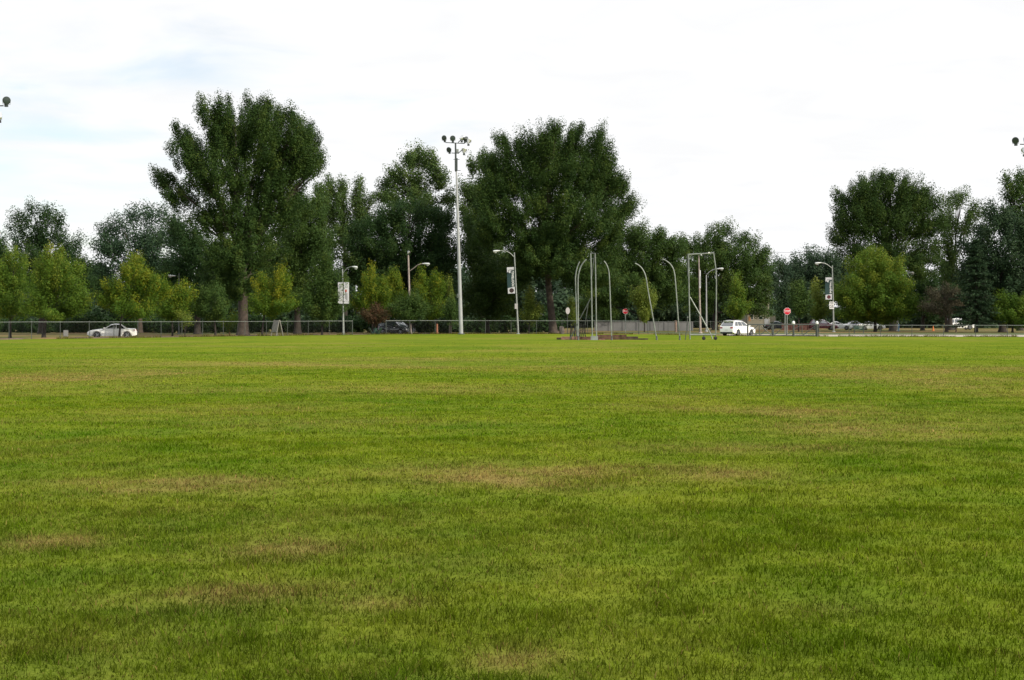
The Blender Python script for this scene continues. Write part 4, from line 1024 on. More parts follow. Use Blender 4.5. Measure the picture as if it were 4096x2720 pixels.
light_pole('field light pole at the left edge, only its floodlights showing', 92, -62, 1396, 400, -62, 0.74, .2, .09,
           [(26,402,(.45,-1,-.1),'dark_paint'),(-20,398,(0,-1,-.1),'dark_paint'),(-120,402,(-.5,-1,-.1),'dark_paint'),(-6,462,(-.5,.4,.5),'aluminium'),(-95,462,(-.5,.6,.4),'aluminium')],
           [(-150, 424, 14, 423), (-125, 484, 0, 478)], .88)
light_pole('field light pole at the right edge, only its floodlights showing', 118, 4178, 1370, 590, 4176, 0.82, .22, .09,
           [(4062,562,(-.6,-1,-.2),'dark_paint'),(4108,556,(-.1,-1,-.1),'dark_paint'),(4240,560,(.5,-1,-.1),'dark_paint'),(4098,600,(.2,.6,.8),'aluminium'),(4230,605,(.5,.6,.4),'aluminium')],
           [(4080, 577, 4270, 580), (4100, 618, 4240, 620)], .88)

# ------------------------------------------------------------------ street lamps
def street_lamp(label, D, base, top, arm, head_end, group='cobra-head street lamps', m='galv', r=(.13, .075), mid=None, hs=1.0):
    X = XatD(base[0], D); bz = base_z(X, D); og = Vector((X, D, bz))
    root = empty('street_lamp', og, label, 'street lamp', group)
    def b(name, mb, m_): 
        o = mb.build(name, M[m_], root, origin=og); o.location = (0, 0, 0); return o
    tp = P(*top, D)
    b('pole', MB().tube([og - Vector((0, 0, .1)), og.lerp(tp, .5), tp], [r[0], (r[0] + r[1]) / 2, r[1]], 10), m)
    b('base_flange', MB().lathe([(r[0] * 1.9, 0), (r[0] * 1.9, .08), (r[0] * 1.2, .16)], og, (0, 0, 1), 10), m)
    pp = smooth_path([P(*q, D) for q in arm]); pp = [p + Vector((0, -.35 * i / len(pp), 0)) for i, p in enumerate(pp)]
    b('arm', MB().tube(pp, .042 * hs, 8), m)
    a = pp[-1]; e = P(*head_end, D) + Vector((0, -.4, 0)); ax = (e - a)
    L = ax.length
    mb = MB(); q = 10; vs = []; fs = []
    sec = [(0, .06, .05, .05), (.2, .10, .07, .07), (.45, .17, .10, .12), (.75, .20, .11, .17), (.95, .15, .08, .12), (1.0, .06, .03, .03)]
    d = ax.normalized(); sd = d.cross(Vector((0, 0, 1))).normalized(); up = sd.cross(d)
    for (f, w, hu, hd) in sec:
        for k in range(q):
            an = 2 * math.pi * k / q; c_, s_ = math.cos(an), math.sin(an)
            vs.append(a + ax * f + sd * c_ * w * hs + up * (s_ * (hu if s_ > 0 else hd)) * hs * 1.2)
    for i in range(len(sec) - 1):
        for k in range(q): fs.append((i * q + k, i * q + (k + 1) % q, (i + 1) * q + (k + 1) % q, (i + 1) * q + k))
    fs.append(tuple(range(q))[::-1]); fs.append(tuple((len(sec) - 1) * q + k for k in range(q)))
    mb.add(vs, fs); h = b('lamp_head', mb, 'lamp_head')
    gl = MB().lathe([(.17 * hs, 0), (.15 * hs, .07 * hs), (.08 * hs, .12 * hs), (.01, .13 * hs)], a + ax * .68 - up * .16 * hs, -up, 12).build('lens', M['lens'], h, origin=og); gl.location = (0, 0, 0)
    return root, og
street_lamp('street lamp with a white banner, its arm to the right above the cone-shaped tree', 172.3, (1374, 1337), (1370, 1076), [(1373,1092),(1384,1078),(1398,1069),(1410,1067)], (1432, 1070))
street_lamp('street lamp with the football banner, its arm reaching left', 183, (2073, 1332), (2057, 1010), [(2056,1028),(2042,1014),(2024,1005),(2000,1003)], (1972, 1006))
street_lamp('street lamp with the basketball banner, left of the big yellow-green maple', 206, (3335, 1325), (3329, 1062), [(3328,1073),(3312,1061),(3298,1054),(3282,1051)], (3257, 1054))
street_lamp('street lamp behind the big yellow-green maple, its arm reaching right', 224, (3591, 1330), (3591, 1102), [(3593,1112),(3608,1098),(3622,1091),(3636,1090)], (3654, 1091))
street_lamp('street lamp left of the tallest elm, mostly hidden by young trees', 196, (716, 1335), (716, 1094), [(715,1112),(710,1105),(704,1104)], (675, 1102), m='galv_dark')
street_lamp('pale street lamp behind the wheeled cage gate, its arm reaching right', 214, (2826, 1330), (2825, 1100), [(2827,1098),(2842,1084),(2856,1077),(2866,1076)], (2893, 1074), m='concrete_pole')
street_lamp('reddish pole with a floodlight on top and a lamp arm to the right', 184, (1642, 1338), (1633, 1020), [(1636,1086),(1656,1072),(1672,1060),(1690,1055)], (1720, 1056), m='wood_grey', r=(.15, .10))
r_ = [o for o in col.objects if o.get('label', '').startswith('reddish pole with a floodlight')][0]
flood(r_, Vector(r_.location), P(1636, 1008, 184), (.45, .25, .5), .62, 'aluminium')
street_lamp('slim pole with a narrow banner and small lamp behind the wheeled cage gate', 188, (2802, 1335), (2795, 1022), [(2795,1028),(2797,1022),(2799,1020)], (2805, 1018), m='wood_grey', r=(.14, .07), hs=.7)

def utility_pole():
    D = 268; X = XatD(2939, D); bz = base_z(X, D); og = Vector((X, D, bz)); tz = EYE + (HY - 990) * D / F
    root = empty('utility_pole', og, 'dark wooden utility pole with a crossarm in front of the loose many-topped tree', 'utility pole')
    MB().tube([og, Vector((X, D, tz))], [.2, .13], 8).build('pole', M['wood_pole'], root, origin=og).location = (0, 0, 0)
    MB().tube([P(2918, 996, D), P(2964, 999, D)], .09, 6).build('crossarm', M['wood_grey'], root, origin=og).location = (0, 0, 0)
    for px in (2921, 2933, 2952, 2962):
        MB().lathe([(.07, 0), (.09, .12), (.04, .3)], P(px, 996, D), (0, 0, 1), 8).build('insulator', M['sign_white'], root, origin=og).location = (0, 0, 0)
    for (px, py, qx, qy) in ((2962, 996, 3330, 1002), (2952, 996, 3330, 1003.5), (2921, 996, 2700, 1000)):
        a, c = P(px, py, D), P(qx, qy, D + 40); n = 12
        MB().tube([a.lerp(c, i / n) - Vector((0, 0, .5 * math.sin(math.pi * i / n))) for i in range(n + 1)], .012, 4).build('wire', M['trim_black'], root, origin=og).location = (0, 0, 0)
utility_pole()

# ------------------------------------------------------------------ banners and signs
def text_mesh(txt, size, m, parent, loc, rot, name='lettering', bold=0.0, ext=0.004, sx=1.0):
    cu = bpy.data.curves.new(name, 'FONT'); cu.body = txt; cu.size = size; cu.align_x = 'CENTER'; cu.align_y = 'CENTER'; cu.extrude = ext; cu.offset = bold
    tmp = bpy.data.objects.new(name, cu); col.objects.link(tmp)
    dg = bpy.context.evaluated_depsgraph_get()
    me = bpy.data.meshes.new_from_object(tmp.evaluated_get(dg)); me.name = name
    bpy.data.objects.remove(tmp); bpy.data.curves.remove(cu)
    me.materials.clear(); me.materials.append(m)
    o = bpy.data.objects.new(name, me); col.objects.link(o); o.parent = parent; o.location = loc; o.rotation_euler = rot; o.scale = (sx, 1, 1)
    return o
FACE = (R(90), 0, 0)
def sport_banner(label, word, D, pole_px, x0, y0, x1, y1, ball, tilt, tsize):
    s = D / F; w = (x1 - x0) * s; h = (y1 - y0) * s
    c = P((x0 + x1) / 2, (y0 + y1) / 2, D - .25)
    root = empty('street_banner', c, label, 'banner', 'sport banners hung on street lamps'); root.rotation_euler = (0, R(tilt), R(-4))
    n = 14; vs = []; fs = []
    for i in range(n + 1):
        zz = h / 2 - h * i / n; bul = .05 * math.sin(i / n * math.pi * 2)
        vs += [(-w / 2 - .04 * math.sin(i / n * math.pi), bul, zz), (0, bul * .5 - .02, zz), (w / 2, 0, zz)]
        if i: b = 3 * i; fs += [(b - 3, b, b + 1, b - 2), (b - 2, b + 1, b + 2, b - 1)]
    back = [(x, y + .012, z) for x, y, z in vs]
    MB().add(vs, [f[::-1] for f in fs]).add(back, fs).build('cloth', M['banner_green'], root)
    f_ = -.075
    MB().prism([Vector((-w/2, f_, h/2)), Vector((w/2, f_, h/2)), Vector((w/2, f_, h*.40)), Vector((0, f_, h*.37)), Vector((-w*.02, f_, h*.28)), Vector((-w*.25, f_, h*.29)), Vector((-w*.28, f_, h*.335)), Vector((-w/2, f_, h*.31))], (0, 1, 0), .01).build('emblem_panel', M['banner_white'], root, smooth=False)
    MB().prism([Vector((-w*.30, f_ - .004, h*.40)), Vector((w*.48, f_ - .004, h*.435)), Vector((w*.48, f_ - .004, h*.422)), Vector((-w*.24, f_ - .004, h*.382)), Vector((-w*.27, f_ - .004, h*.34)), Vector((-w*.33, f_ - .004, h*.34))], (0, 1, 0), .003).build('emblem_line', M['print_dark'], root, smooth=False)
    MB().prism([Vector((-w/2, f_, -h*.29)), Vector((w/2, f_, -h*.25)), Vector((w/2, f_, -h/2)), Vector((-w/2, f_, -h/2))], (0, 1, 0), .01).build('ball_panel', M['banner_white'], root, smooth=False)
    bc = Vector((w * .03, f_ - .006, -h * .385)); rx, rz = (w * .34, h * .085) if ball == 'foot' else (w * .30, w * .30)
    MB().prism([bc + Vector((math.cos(a) * rx, 0, math.sin(a) * rz * 1.0)) for a in np.linspace(0, 2 * math.pi, 22)[:-1]], (0, 1, 0), .006).build('ball', M['ball_dark' if ball == 'foot' else 'ball_brown'], root, smooth=False)
    text_mesh(word, tsize, M['sign_white'], root, (w * .30, f_ - .004, h * .06), (R(90), R(-90), 0), bold=.006)
    for z in (h / 2 + .02, -h / 2 - .02):
        MB().tube([(-w / 2, 0, z), (w / 2 + .2, .1, z)], .02, 6).build('banner_arm', M['galv_dark'], root)
sport_banner('dark green banner reading FOOTBALL with white panels and a dark ball, beside the broad elm', 'FOOTBALL', 183, 2065, 2030, 1069, 2058, 1174, 'foot', -2.5, .38)
sport_banner('dark green banner reading BASKETBALL with a round maroon ball, left of the big yellow-green maple', 'BASKETBALL', 206, 3331, 3302, 1110, 3327, 1198, 'basket', 0, .29)
def white_banner():
    D = 172.3; s = D / F; root = empty('street_banner', P(1374, 1172, D - .3), 'pair of white vinyl banners on either side of a lamp post, partly hidden by leaves', 'banner')
    for (x0, x1) in ((1352, 1371), (1375, 1396)):
        a, c = (x0 - 1374) * s, (x1 - 1374) * s; h = 84 * s
        MB().box(((a + c) / 2, 0, 0), (c - a, .03, h)).build('cloth', M['banner_white'], root, smooth=False)
        xm = (a + c) / 2
        if x0 > 1360:
            MB().box((xm - .05, -.019, .25), (.22, .006, .28)).build('red_print', M['print_red'], root, smooth=False)
            for i in range(3): MB().box((xm + .08 - .1 * i, -.019, -.45 + .1 * i), (.05, .006, .85)).build('dark_print', M['print_dark'], root, smooth=False)
        else:
            MB().box((xm + .1, -.019, -.1), (.05, .006, .5)).build('dark_print', M['print_dark'], root, smooth=False)
        for z in (h / 2 + .02, -h / 2 - .02): MB().tube([(a, 0, z), (c, 0, z)], .02, 6).build('banner_arm', M['galv'], root)
white_banner()
def edge_banner():
    D = 187.6; s = D / F; root = empty('street_banner', P(2802, 1117, D), 'narrow white banner seen nearly edge-on inside the wheeled cage gate', 'banner'); root.rotation_euler = (0, 0, R(74))
    h = 72 * s
    MB().box((-.3, 0, 0), (.75, .03, h)).build('cloth', M['banner_white'], root, smooth=False)
    MB().box((-.3, .019, -.25), (.22, .006, h * .55)).build('dark_print', M['print_dark'], root, smooth=False)
    MB().box((-.3, -.019, -.25), (.22, .006, h * .55)).build('dark_print', M['print_dark'], root, smooth=False)
edge_banner()

def octagon(r, y): return [Vector((r * math.cos(R(22.5 + 45 * k)), y, r * math.sin(R(22.5 + 45 * k)))) for k in range(8)]
def stop_sign(label, D, px, py, dia, back=False, rz=0.0, group='octagonal road signs'):
    X = XatD(px, D); bz = base_z(X, D); zc = EYE - (py - HY) / F * D - bz; r = dia / F * D / 2 / math.cos(R(22.5))
    root = empty('stop_sign', (X, D, bz), label, 'sign', group, R(rz))
    MB().box((0, .05, zc / 2 + r / 2 - .1), (.075, .05, zc + r)).build('sign_post', M['galv' if not back else 'galv_dark'], root, smooth=False)
    oc = lambda q, y: [v + Vector((0, 0, zc)) for v in octagon(q, y)]
    MB().prism(oc(r, -.01), (0, 1, 0), .012).build('sign_plate', M['sign_back'] if back else M['sign_white'], root, smooth=False)
    if not back:
        MB().prism(oc(r * .93, -.016), (0, 1, 0), .005).build('red_face', M['sign_red'], root, smooth=False)
        text_mesh('STOP', r * .80, M['sign_white'], root, (0, -.020, zc), FACE, bold=.004, sx=.78)
    return root
stop_sign('smaller red STOP sign on a thin post beside the throwing cage', 205, 2502, 1245, 22)
stop_sign('larger red STOP sign behind the metal gate, in front of the dark cedar', 176, 3149, 1245, 27)
stop_sign('pale back of an octagonal sign on a post right of the broad elm trunk', 192, 2271, 1243, 26, back=True, rz=50)
def speed_sign():
    D = 205.4; c = P(3327, 1221, D); root = empty('speed_limit_sign', c, 'white SPEED LIMIT 25 sign on the basketball banner pole, half covered by leaves', 'sign')
    MB().box((0, 0, 0), (.62, .02, .98)).build('sign_plate', M['sign_white'], root, smooth=False)
    text_mesh('SPEED', .17, M['print_dark'], root, (0, -.014, .35), FACE, bold=.004)
    text_mesh('LIMIT', .17, M['print_dark'], root, (0, -.014, .17), FACE, bold=.004)
    text_mesh('25', .50, M['print_dark'], root, (0, -.014, -.20), FACE, bold=.012)
speed_sign()
D_ = 182.6; root = empty('notice_plate', P(2065, 1225, D_), 'small pale grey plate on the football banner pole', 'sign')
MB().box((0, 0, 0), (.36, .03, .64)).build('plate', M['sign_back'], root, smooth=False); MB().box((0, .03, 0), (.40, .02, .06)).build('strap', M['galv_dark'], root, smooth=False)
D_ = 171.6; root = empty('control_box', P(1831, 1183, D_), 'small grey box on the left side of the tall light pole', 'box')
MB().box((0, 0, 0), (.2, .2, .42)).build('case', M['galv'], root, smooth=False, bevel=.02); MB().box((0, -.102, 0), (.14, .01, .34)).build('door', M['galv_dark'], root, smooth=False)

# ------------------------------------------------------------------ small things on the ground
def a_board():
    D = 160; X = XatD(1108, D); bz = base_z(X, D); s = D / F
    root = empty('sandwich_board', (X, D, bz), 'large weathered grey sandwich board standing behind the fence right of the elm trunk', 'sandwich board', rz=R(-52))
    H, W = 1.72, 1.15
    for sg, nm in ((-1, 'front_board'), (1, 'back_board')):
        q = Matrix.Rotation(R(13) * sg, 3, 'X')
        o = MB().box((0, 0, 0), (W, .04, H * .74)).build(nm, M['board_grey'], root, smooth=False); o.matrix_local = Matrix.Translation((0, sg * .20, H * .60)) @ q.to_4x4()
        for x in (-W / 2 + .04, W / 2 - .04):
            l = MB().box((0, 0, 0), (.07, .06, H)).build('leg', M['board_grey'], root, smooth=False); l.matrix_local = Matrix.Translation((x, sg * .215, H * .49)) @ q.to_4x4()
a_board()
def green_boards():
    for i, (px, rz) in enumerate(((1489, 20), (1512, -15))):
        D = 174.5 + i; X = XatD(px, D); bz = base_z(X, D)
        root = empty('folding_barrier', (X, D, bz), ('dark green folded barrier at the foot of the fence end post', 'dark green folded barrier leaning by the tail of the black car')[i], 'barrier', 'dark green folding barriers', R(rz))
        for sg in (-1, 1):
            q = Matrix.Rotation(R(24) * sg, 3, 'Y')
            o = MB().box((0, 0, 0), (.05, .8, .80)).build('panel', M['green_board'], root, smooth=False); o.matrix_local = Matrix.Translation((sg * .20, 0, .40)) @ q.to_4x4()
        MB().box((-.43, -.42, .06), (.45, .03, .07)).build('reflector', M['galv'], root, smooth=False)
green_boards()
def bench():
    D = 184; X = XatD(3434, D); bz = base_z(X, D)
    root = empty('park_bench', (X, D, bz), 'dark green bench behind the right-hand fence, left of the big maple', 'bench')
    mb = MB()
    for i in range(3): mb.box((0, 0, .58 + i * .16), (1.25, .04, .13))
    mb.build('backrest', M['green_board'], root, smooth=False)
    mb = MB()
    for i in range(3): mb.box((0, -.14 - .15 * i, .46), (1.25, .12, .04))
    mb.build('seat', M['green_board'], root, smooth=False)
    for x in (-.55, .55): MB().box((x, -.02, .45), (.05, .06, .92)).box((x, -.42, .22), (.05, .06, .45)).box((x, -.22, .42), (.05, .42, .04)).build('leg', M['galv_dark'], root, smooth=False)
bench()
def cone(px, D, label):
    X = XatD(px, D); root = empty('traffic_cone', (X, D, base_z(X, D)), label, 'traffic cone')
    MB().lathe([(.17, .03), (.10, .45), (.04, .75), (.02, .76)], (0, 0, 0), (0, 0, 1), 12).build('cone', M['orange'], root); MB().box((0, 0, .02), (.42, .42, .04)).build('base', M['orange'], root, smooth=False)
cone(3733, 232, 'orange traffic cone on the dry grass left of the crabapple')
def boulder():
    D = 183; X = XatD(2247, D); bz = base_z(X, D); bm = bmesh.new(); bmesh.ops.create_icosphere(bm, subdivisions=3, radius=1)
    for v in bm.verts:
        n = vnoise(np.array([v.co.x * 1.6 + 9]), np.array([v.co.y * 1.6]), np.array([v.co.z * 1.6]), 4)[0]; v.co = v.co * (.75 + .5 * n); v.co.x *= .34; v.co.y *= .34; v.co.z *= .62
    me = bpy.data.meshes.new('boulder'); bm.to_mesh(me); bm.free(); me.shade_smooth(); me.materials.append(M['rock'])
    o = bpy.data.objects.new('boulder', me); col.objects.link(o); o.location = (X, D, bz + .42); tag(o, 'grey-brown upright boulder at the right foot of the broad elm', 'boulder')
boulder()
def utility_box():
    D = 172; X = XatD(263, D); bz = base_z(X, D); root = empty('utility_box', (X, D, bz), 'grey utility box among the trunks left of the white sedan', 'utility box')
    MB().box((0, 0, .36), (.48, .4, .72)).build('case', M['box_grey'], root, smooth=False, bevel=.04); MB().box((0, -.205, .36), (.38, .012, .58)).build('door', M['box_grey'], root, smooth=False); MB().box((.12, -.215, .38), (.03, .02, .1)).build('handle', M['galv'], root, smooth=False)
utility_box()
def small_post(px, D, h, label, m='galv', r=.05):
    X = XatD(px, D); bz = base_z(X, D); root = empty('marker_post', (X, D, bz), label, 'post')
    MB().tube([(0, 0, -.05), (0, 0, h)], r, 8).build('shaft', M[m], root); MB().lathe([(r * 1.2, 0), (r * 1.2, .06), (.01, .1)], (0, 0, h - .02), (0, 0, 1), 8).build('cap', M[m], root)
small_post(3140, 178, 2.2, 'thin pale post close behind the left side of the larger stop sign', 'galv', .05)
small_post(3824, 200, 1.05, 'short dark post under the spruce behind the right-hand fence', 'wood_pole', .1)
small_post(3595, 222, 1.0, 'short blue marker post behind the big yellow-green maple', 'blue', .09)
small_post(2703, 205, 1.5, 'dark thick wooden post behind the tall curved cage post', 'wood_pole', .16)

# ------------------------------------------------------------------ houses and walls beyond the trees
def house():
    D = 262; s = D / F; X0 = XatD(2990, D); bz = 0.1
    W = (3112 - 2990) * s; og = Vector((X0, D, bz)); root = empty('cream_house', og, 'cream two-storey house with a white garage door, behind the metal gate', 'house')
    H1 = 2.9; x1 = (3075 - 2990) * s
    MB().box((x1 / 2, 3.5, H1 / 2), (x1, 7, H1)).build('wall', M['siding'], root, smooth=False)
    x2a, x2b = (3046 - 2990) * s, (3085 - 2990) * s
    MB().box(((x2a + x2b) / 2, 4.6, H1 + 1.35 + .02), (x2b - x2a, 5, 2.7)).build('upper_wall', M['siding'], root, smooth=False)
    wing = MB().box(((x1 + W) / 2 + .02, 5, 1.2), (W - x1, 5, 2.4)).build('garage_wall', M['siding'], root, smooth=False)
    rf = MB().prism([Vector((-.4, -.4, H1 + .01)), Vector((-.4, 7.4, H1 + .01)), Vector((-.4, 3.5, H1 + 1.6))], (1, 0, 0), x2a + .3).build('roof', M['roof'], root, smooth=False)
    MB().prism([Vector((x2a - .3, 1.7, H1 + 2.74)), Vector((x2a - .3, 7.5, H1 + 2.74)), Vector((x2a - .3, 4.6, H1 + 4.2))], (1, 0, 0), x2b - x2a + .6).build('roof', M['roof'], root, smooth=False)
    def win(px, py, w, h, y):
        x = (px - 2990) * s; z = EYE - (py - HY) * s - bz
        f = MB().box((x, y - .02, z), (w + .16, .05, h + .16)).build('window', M['trim_cream'], root, smooth=False)
        MB().box((x, y - .05, z), (w, .03, h)).build('pane', M['window'], f, smooth=False)
    win(3043, 1271, .62, .5, 0); win(3008, 1268, .3, .75, 0); win(3066, 1225, .35, .55, 2.1)
    MB().box(((2998.5 - 2990) * s, -.02, EYE - (1275 - HY) * s - bz), (.34, .04, .8)).build('shutter', M['shutter'], root, smooth=False)
    dr = MB().box(((3066 - 2990) * s, -.02, .95), (.75, .05, 1.9)).build('garage_door', M['garage_white'], root, smooth=False)
    MB().box(((3066 - 2990) * s + .25, -.06, .95), (.08, .04, .05)).build('handle', M['galv'], dr, smooth=False)
    MB().box(((3078 - 2990) * s, -.02, 1.3), (.1, .06, 2.6)).build('downpipe', M['trim_cream'], root, smooth=False)
house()
def long_wall(label, name, px0, px1, D, h, m, bays, cat):
    X0 = XatD(px0, D); bz = base_z(X0, D); s = D / F; W = (px1 - px0) * s; root = empty(name, (X0, D, bz), label, cat)
    n = bays; w = W / n
    mb = MB()
    for i in range(n): mb.box((w * (i + .5), 0, h / 2), (w - .06, .16, h))
    mb.build('panel', M[m], root, smooth=False)
    for i in range(n + 1): MB().box((w * i, -.05, h / 2 + .04), (.16, .22, h + .08)).build('pier', M[m], root, smooth=False)
    MB().box((W / 2, 0, h + .05), (W, .26, .08)).build('coping', M[m], root, smooth=False)
long_wall('long pale grey wall in the shade behind the throwing cage', 'garden_wall', 2380, 2770, 232, 1.35, 'wall_pale', 7, 'wall')
long_wall('low red-brown brick wall behind the larger stop sign', 'brick_wall', 3128, 3268, 250, 0.95, 'brick', 4, 'wall')
def shed(label, px0, px1, D, h, m, roofm):
    X0 = XatD(px0, D); bz = base_z(X0, D); W = (px1 - px0) * D / F; root = empty('low_building', (X0, D, bz), label, 'building')
    MB().box((W / 2, 3, h / 2), (W, 6, h)).build('wall', M[m], root, smooth=False)
    MB().prism([Vector((-.4, -.4, h + .01)), Vector((-.4, 6.4, h + .01)), Vector((-.4, 3, h + 1.5))], (1, 0, 0), W + .8).build('roof', M[roofm], root, smooth=False)
    for k in range(2):
        f = MB().box((W * (.3 + .4 * k), -.02, h * .55), (1.0, .05, .8)).build('window', M['trim_cream'], root, smooth=False); MB().box((W * (.3 + .4 * k), -.05, h * .55), (.84, .03, .66)).build('pane', M['window'], f, smooth=False)
shed('low shaded house with a pale gable roof just left of the broad elm trunk', 2152, 2198, 262, 1.5, 'wall_pale', 'wall_pale')
# ------------------------------------------------------------------ cars
def car(label, X, D, bz, rz, paint, L=4.8, W=1.8, H=1.45, kind='sedan', group=None, chrome=False):
    root = empty('parked_car', (X, D, bz), label, 'car', group, R(rz))
    # x: forward, y: left, z: up
    wr = .33 if kind != 'suv' else .37
    belt = .92 if kind == 'sedan' else (1.02 if kind == 'wagon' else 1.08); gc = .20 if kind == 'sedan' else .26
    hl = L / 2
    if kind == 'sedan': top = [(-hl, .74), (-hl + .12, .95), (-hl + .9, 1.0), (-hl + 1.3, belt + .03), (hl - 1.75, belt + .02), (hl - 1.3, .93), (hl - .4, .80), (hl - .1, .70), (hl, .56)]
    else: top = [(-hl, .80), (-hl + .08, belt), (-hl + .5, belt + .02), (-hl + 1.3, belt + .02), (hl - 1.6, belt), (hl - 1.2, belt - .01), (hl - .4, belt - .12), (hl - .1, belt - .24), (hl, .62)]
    tx = [a for a, b in top]; tz = [b for a, b in top]
    xs_ = sorted(set([round(v, 3) for v in list(np.linspace(-hl, hl, 33)) + tx]))
    fx, rxx = hl - .95, -hl + 1.0
    vs = []; fs = []; NS = 0
    for x in xs_:
        zt = float(np.interp(x, tx, tz)); e = min(1, (hl - abs(x)) / .45); wv = W / 2 * (.86 + .14 * math.sqrt(max(0, 1 - (1 - e) ** 2)))
        zb = gc + (.14 * (1 - e) ** 2)
        arch = 0
        for ax in (fx, rxx):
            q = (wr + .07) ** 2 - (x - ax) ** 2
            if q > 0: arch = max(arch, wr + math.sqrt(q) - .0)
        zs = max(zb, arch)
        half = [(0, zb), (wv * .62, zb), (wv * .64, max(zb + .01, min(zs, zt - .16))), (wv * .97, max(zb + .02, min(zs, zt - .15))), (wv, max(zs + .02, zb + (zt - zb) * .45)), (wv * .985, zt - .10), (wv * .93, zt - .02), (wv * .80, zt + .01), (0, zt + .03)]
        ring = [(x, y, z) for y, z in half] + [(x, -y, z) for y, z in half[-2:0:-1]]
        NS = len(ring); vs += ring
    for i in range(len(xs_) - 1):
        for k in range(NS): fs.append((i * NS + k, i * NS + (k + 1) % NS, (i + 1) * NS + (k + 1) % NS, (i + 1) * NS + k))
    fs.append(tuple(range(NS))[::-1]); fs.append(tuple((len(xs_) - 1) * NS + k for k in range(NS)))
    body = MB().add(vs, fs).build('body', M[paint], root)
    # greenhouse
    if kind == 'sedan': b0, b1, r0, r1 = -hl + .75, hl - 1.45, -hl + 1.55, hl - 2.35
    elif kind == 'wagon': b0, b1, r0, r1 = -hl + .05, hl - 1.30, -hl + .55, hl - 2.25
    else: b0, b1, r0, r1 = -hl + .05, hl - 1.25, -hl + .35, hl - 2.0
    yb, yr = W / 2 * .90, W / 2 * .70
    def gh(u, v):   # u 0 rear..1 front, v 0 belt..1 roof ; left side
        xb = b0 + (b1 - b0) * u; xr = r0 + (r1 - r0) * u
        vv = v; x = xb + (xr - xb) * vv
        arcz = (H - belt) * (1 - .10 * (2 * abs(u - .45)) ** 2)
        return Vector((x, yb + (yr - yb) * (vv ** 1.25), belt - .03 + (arcz + .03) * (1 - (1 - vv) ** 1.15)))
    nu, nv = 14, 6; vs = []; fs = []
    for i in range(nu + 1):
        row = [gh(i / nu, j / nv) for j in range(nv + 1)]
        tpz = row[-1]; row.append(Vector((tpz.x, tpz.y * .82, tpz.z + .035))); row.append(Vector((tpz.x, 0, tpz.z + .06)))
        ring = row + [Vector((p.x, -p.y, p.z)) for p in row[-2::-1]]
        m_ = len(ring); vs += ring
    for i in range(nu):
        for k in range(m_ - 1): fs.append((i * m_ + k, i * m_ + k + 1, (i + 1) * m_ + k + 1, (i + 1) * m_ + k))
    fs.append(tuple(range(m_))); fs.append(tuple(nu * m_ + k for k in range(m_))[::-1])
    MB().add(vs, fs).build('cabin', M[paint], root)
    def panel(us, vv, sg):
        n_ = 5; v_ = []; f_ = []
        for i in range(n_ + 1):
            u = us[0] + (us[1] - us[0]) * i / n_
            for v in (vv[0], (vv[0] + vv[1]) / 2, vv[1]):
                p = gh(u, v); v_.append((p.x, (p.y + .012) * sg, p.z + .002))
        for i in range(n_):
            for k in (0, 1): f_.append((i * 3 + k, i * 3 + k + 1, i * 3 + 4 + k, i * 3 + 3 + k))
        return MB().add(v_, f_)
    spans = ((.10, .30), (.33, .60), (.63, .93)) if kind != 'sedan' else ((.13, .47), (.51, .90))
    for sg in (1, -1):
        for us in spans: panel(us, (.14, .86), sg).build('side_window', M['glass_dark'], root)
    for u, nm, sgn in ((1.0, 'windscreen', 1), (0.0, 'rear_window', -1)):
        v_ = []; 
        for v in (.12, .5, .88):
            p = gh(u, v)
            for f in (-.90, -.45, 0, .45, .90): v_.append((p.x + sgn * (.014 + .0 * (1 - f * f)), p.y * f, p.z + .006))
        f_ = [(r * 5 + c, r * 5 + c + 1, r * 5 + 6 + c, r * 5 + 5 + c) for r in (0, 1) for c in range(4)]
        MB().add(v_, f_).build(nm, M['glass_dark'], root)
    for sx_ in (fx, rxx):
        for sg in (1, -1):
            c = Vector((sx_, sg * (W / 2 - .12), wr))
            w = empty_part('wheel', root, c)
            MB().lathe([(wr * .55, -.11), (wr * .92, -.11), (wr, -.07), (wr, .07), (wr * .92, .11), (wr * .66, .115)], (0, 0, 0), (0, sg, 0), 24).build('tyre', M['black_rubber'], w)
            mb = MB().lathe([(wr * .66, .06), (wr * .66, .118), (wr * .60, .122), (wr * .58, .09)], (0, 0, 0), (0, sg, 0), 24).lathe([(wr * .16, .08), (wr * .15, .125), (.01, .13)], (0, 0, 0), (0, sg, 0), 12)
            for k in range(5):
                a = 2 * math.pi * k / 5; mb.box((math.cos(a) * wr * .36, sg * .10, math.sin(a) * wr * .36), (wr * .50, .03, wr * .17), Matrix.Rotation(-a, 3, 'Y'))
            mb.build('rim', M['rim'], w)
    zl = float(np.interp(hl - .12, tx, tz)) - .13
    for sg in (1, -1):
        MB().add([(hl - .02, sg * .45, zl - .08), (hl - .10, sg * W * .42, zl - .07), (hl - .38, sg * W * .497, zl - .02), (hl - .42, sg * W * .495, zl + .06), (hl - .14, sg * W * .42, zl + .09), (hl - .05, sg * .45, zl + .06)], [(0, 1, 4, 5), (1, 2, 3, 4)]).build('headlight', M['head_glass'], root)
        zt_ = belt - .12 if kind != 'sedan' else .80
        MB().add([(-hl - .012, sg * W * .26, zt_ - .08), (-hl + .0, sg * W * .42, zt_ - .10), (-hl + .30, sg * W * .503, zt_ - .07), (-hl + .34, sg * W * .503, zt_ + .10), (-hl + .05, sg * W * .43, zt_ + .10), (-hl + .0, sg * W * .26, zt_ + .04)], [(0, 1, 4, 5), (1, 2, 3, 4)]).build('taillight', M['tail_red'], root)
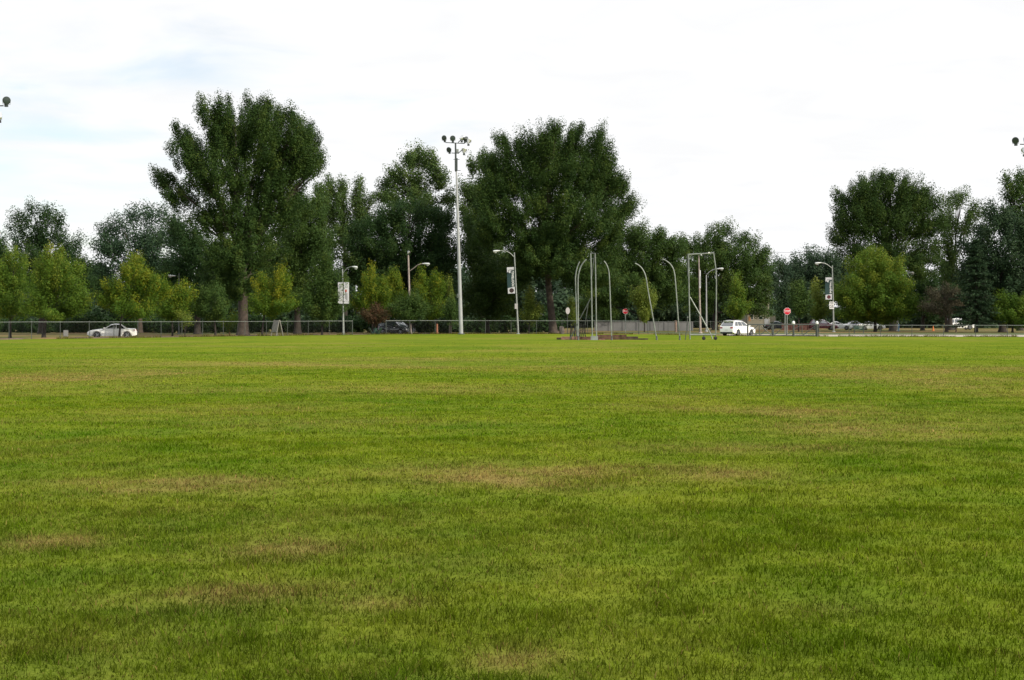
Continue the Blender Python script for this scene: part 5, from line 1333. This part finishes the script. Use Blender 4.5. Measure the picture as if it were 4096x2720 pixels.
        m0 = gh(.93, .06); MB().box((m0.x + .02, sg * (m0.y + .14), m0.z + .09), (.16, .24, .16)).build('side_mirror', M[paint], root, bevel=.03)
        for dx_ in (-.55, .45): MB().box((dx_, sg * (W / 2 + .004), belt - .16), (.2, .03, .035)).build('door_handle', M['chrome' if chrome else paint], root, smooth=False)
        if kind != 'sedan': MB().tube([(r0 + .2, sg * yr * .86, H + .055), ((r0 + r1) / 2, sg * yr * .86, H + .085), (r1 - .1, sg * yr * .86, H + .05)], .022, 6).build('roof_rail', M['chrome'], root)
    MB().box((-hl + .03, 0, .36), (.10, W * .80, .20)).build('rear_bumper', M['trim_black'], root, bevel=.03)
    MB().box((hl - .05, 0, .50 if chrome else .46), (.10, W * (.62 if chrome else .50), .34 if chrome else .17)).build('grille', M['chrome' if chrome else 'trim_black'], root, bevel=.02)
    MB().box((-hl - .008, 0, .64), (.02, .34, .15)).build('licence_plate', M['sign_white'], root, smooth=False)
    if kind == 'wagon':
        MB().box((r0 - .05, 0, H + .0), (.34, yr * 1.9, .05)).build('rear_spoiler', M[paint], root, bevel=.015)
    return root
def empty_part(name, parent, loc):
    o = bpy.data.objects.new(name, None); o.empty_display_size = .1; col.objects.link(o); o.parent = parent; o.location = loc; return o

Dc = 155; car('white sedan parked side-on on the left behind the fence', XatD(449, Dc), Dc, -.10, 180 + 14, 'white_paint', 4.9, 1.82, 1.42, 'sedan')
Dc = 187; car('black people carrier facing right, partly behind the fence posts', XatD(1586, Dc), Dc, -.10, -36, 'black_paint', 4.75, 1.9, 1.72, 'suv', chrome=True)
Dc = 166; car('white estate car seen from behind, driving away right of the wheeled cage gate', XatD(2951, Dc), Dc, base_z(XatD(2951, Dc), Dc), 50, 'white_paint', 4.7, 1.86, 1.62, 'wagon')
G_PARK = 'cars parked far back on the right'
Dc = 246; car('maroon car parked behind the basketball banner pole', XatD(3296, Dc), Dc, .12, -20, 'maroon_paint', 4.7, 1.85, 1.65, 'wagon', G_PARK)
Dc = 248; car('white car parked just right of the maroon car', XatD(3352, Dc), Dc, .12, -12, 'white_paint', 4.6, 1.8, 1.35, 'sedan', G_PARK)
Dc = 252; car('silver car glimpsed under the left side of the big maple crown', XatD(3425, Dc), Dc, .12, 8, 'silver_paint', 4.6, 1.8, 1.45, 'sedan', G_PARK)
Dc = 250; car('white car half hidden behind the trunk of the big maple', XatD(3482, Dc), Dc, .12, 5, 'white_paint', 4.6, 1.8, 1.38, 'sedan', G_PARK)
Dc = 252; car('dark car in the shade left of the larger stop sign', XatD(3112, Dc), Dc, .12, 10, 'black_paint', 4.6, 1.8, 1.40, 'sedan', G_PARK)
Dc = 255; car('pale van glimpsed between the crabapple and the spruce', XatD(3840, Dc), Dc, .12, 4, 'white_paint', 4.6, 1.9, 1.85, 'suv', G_PARK)
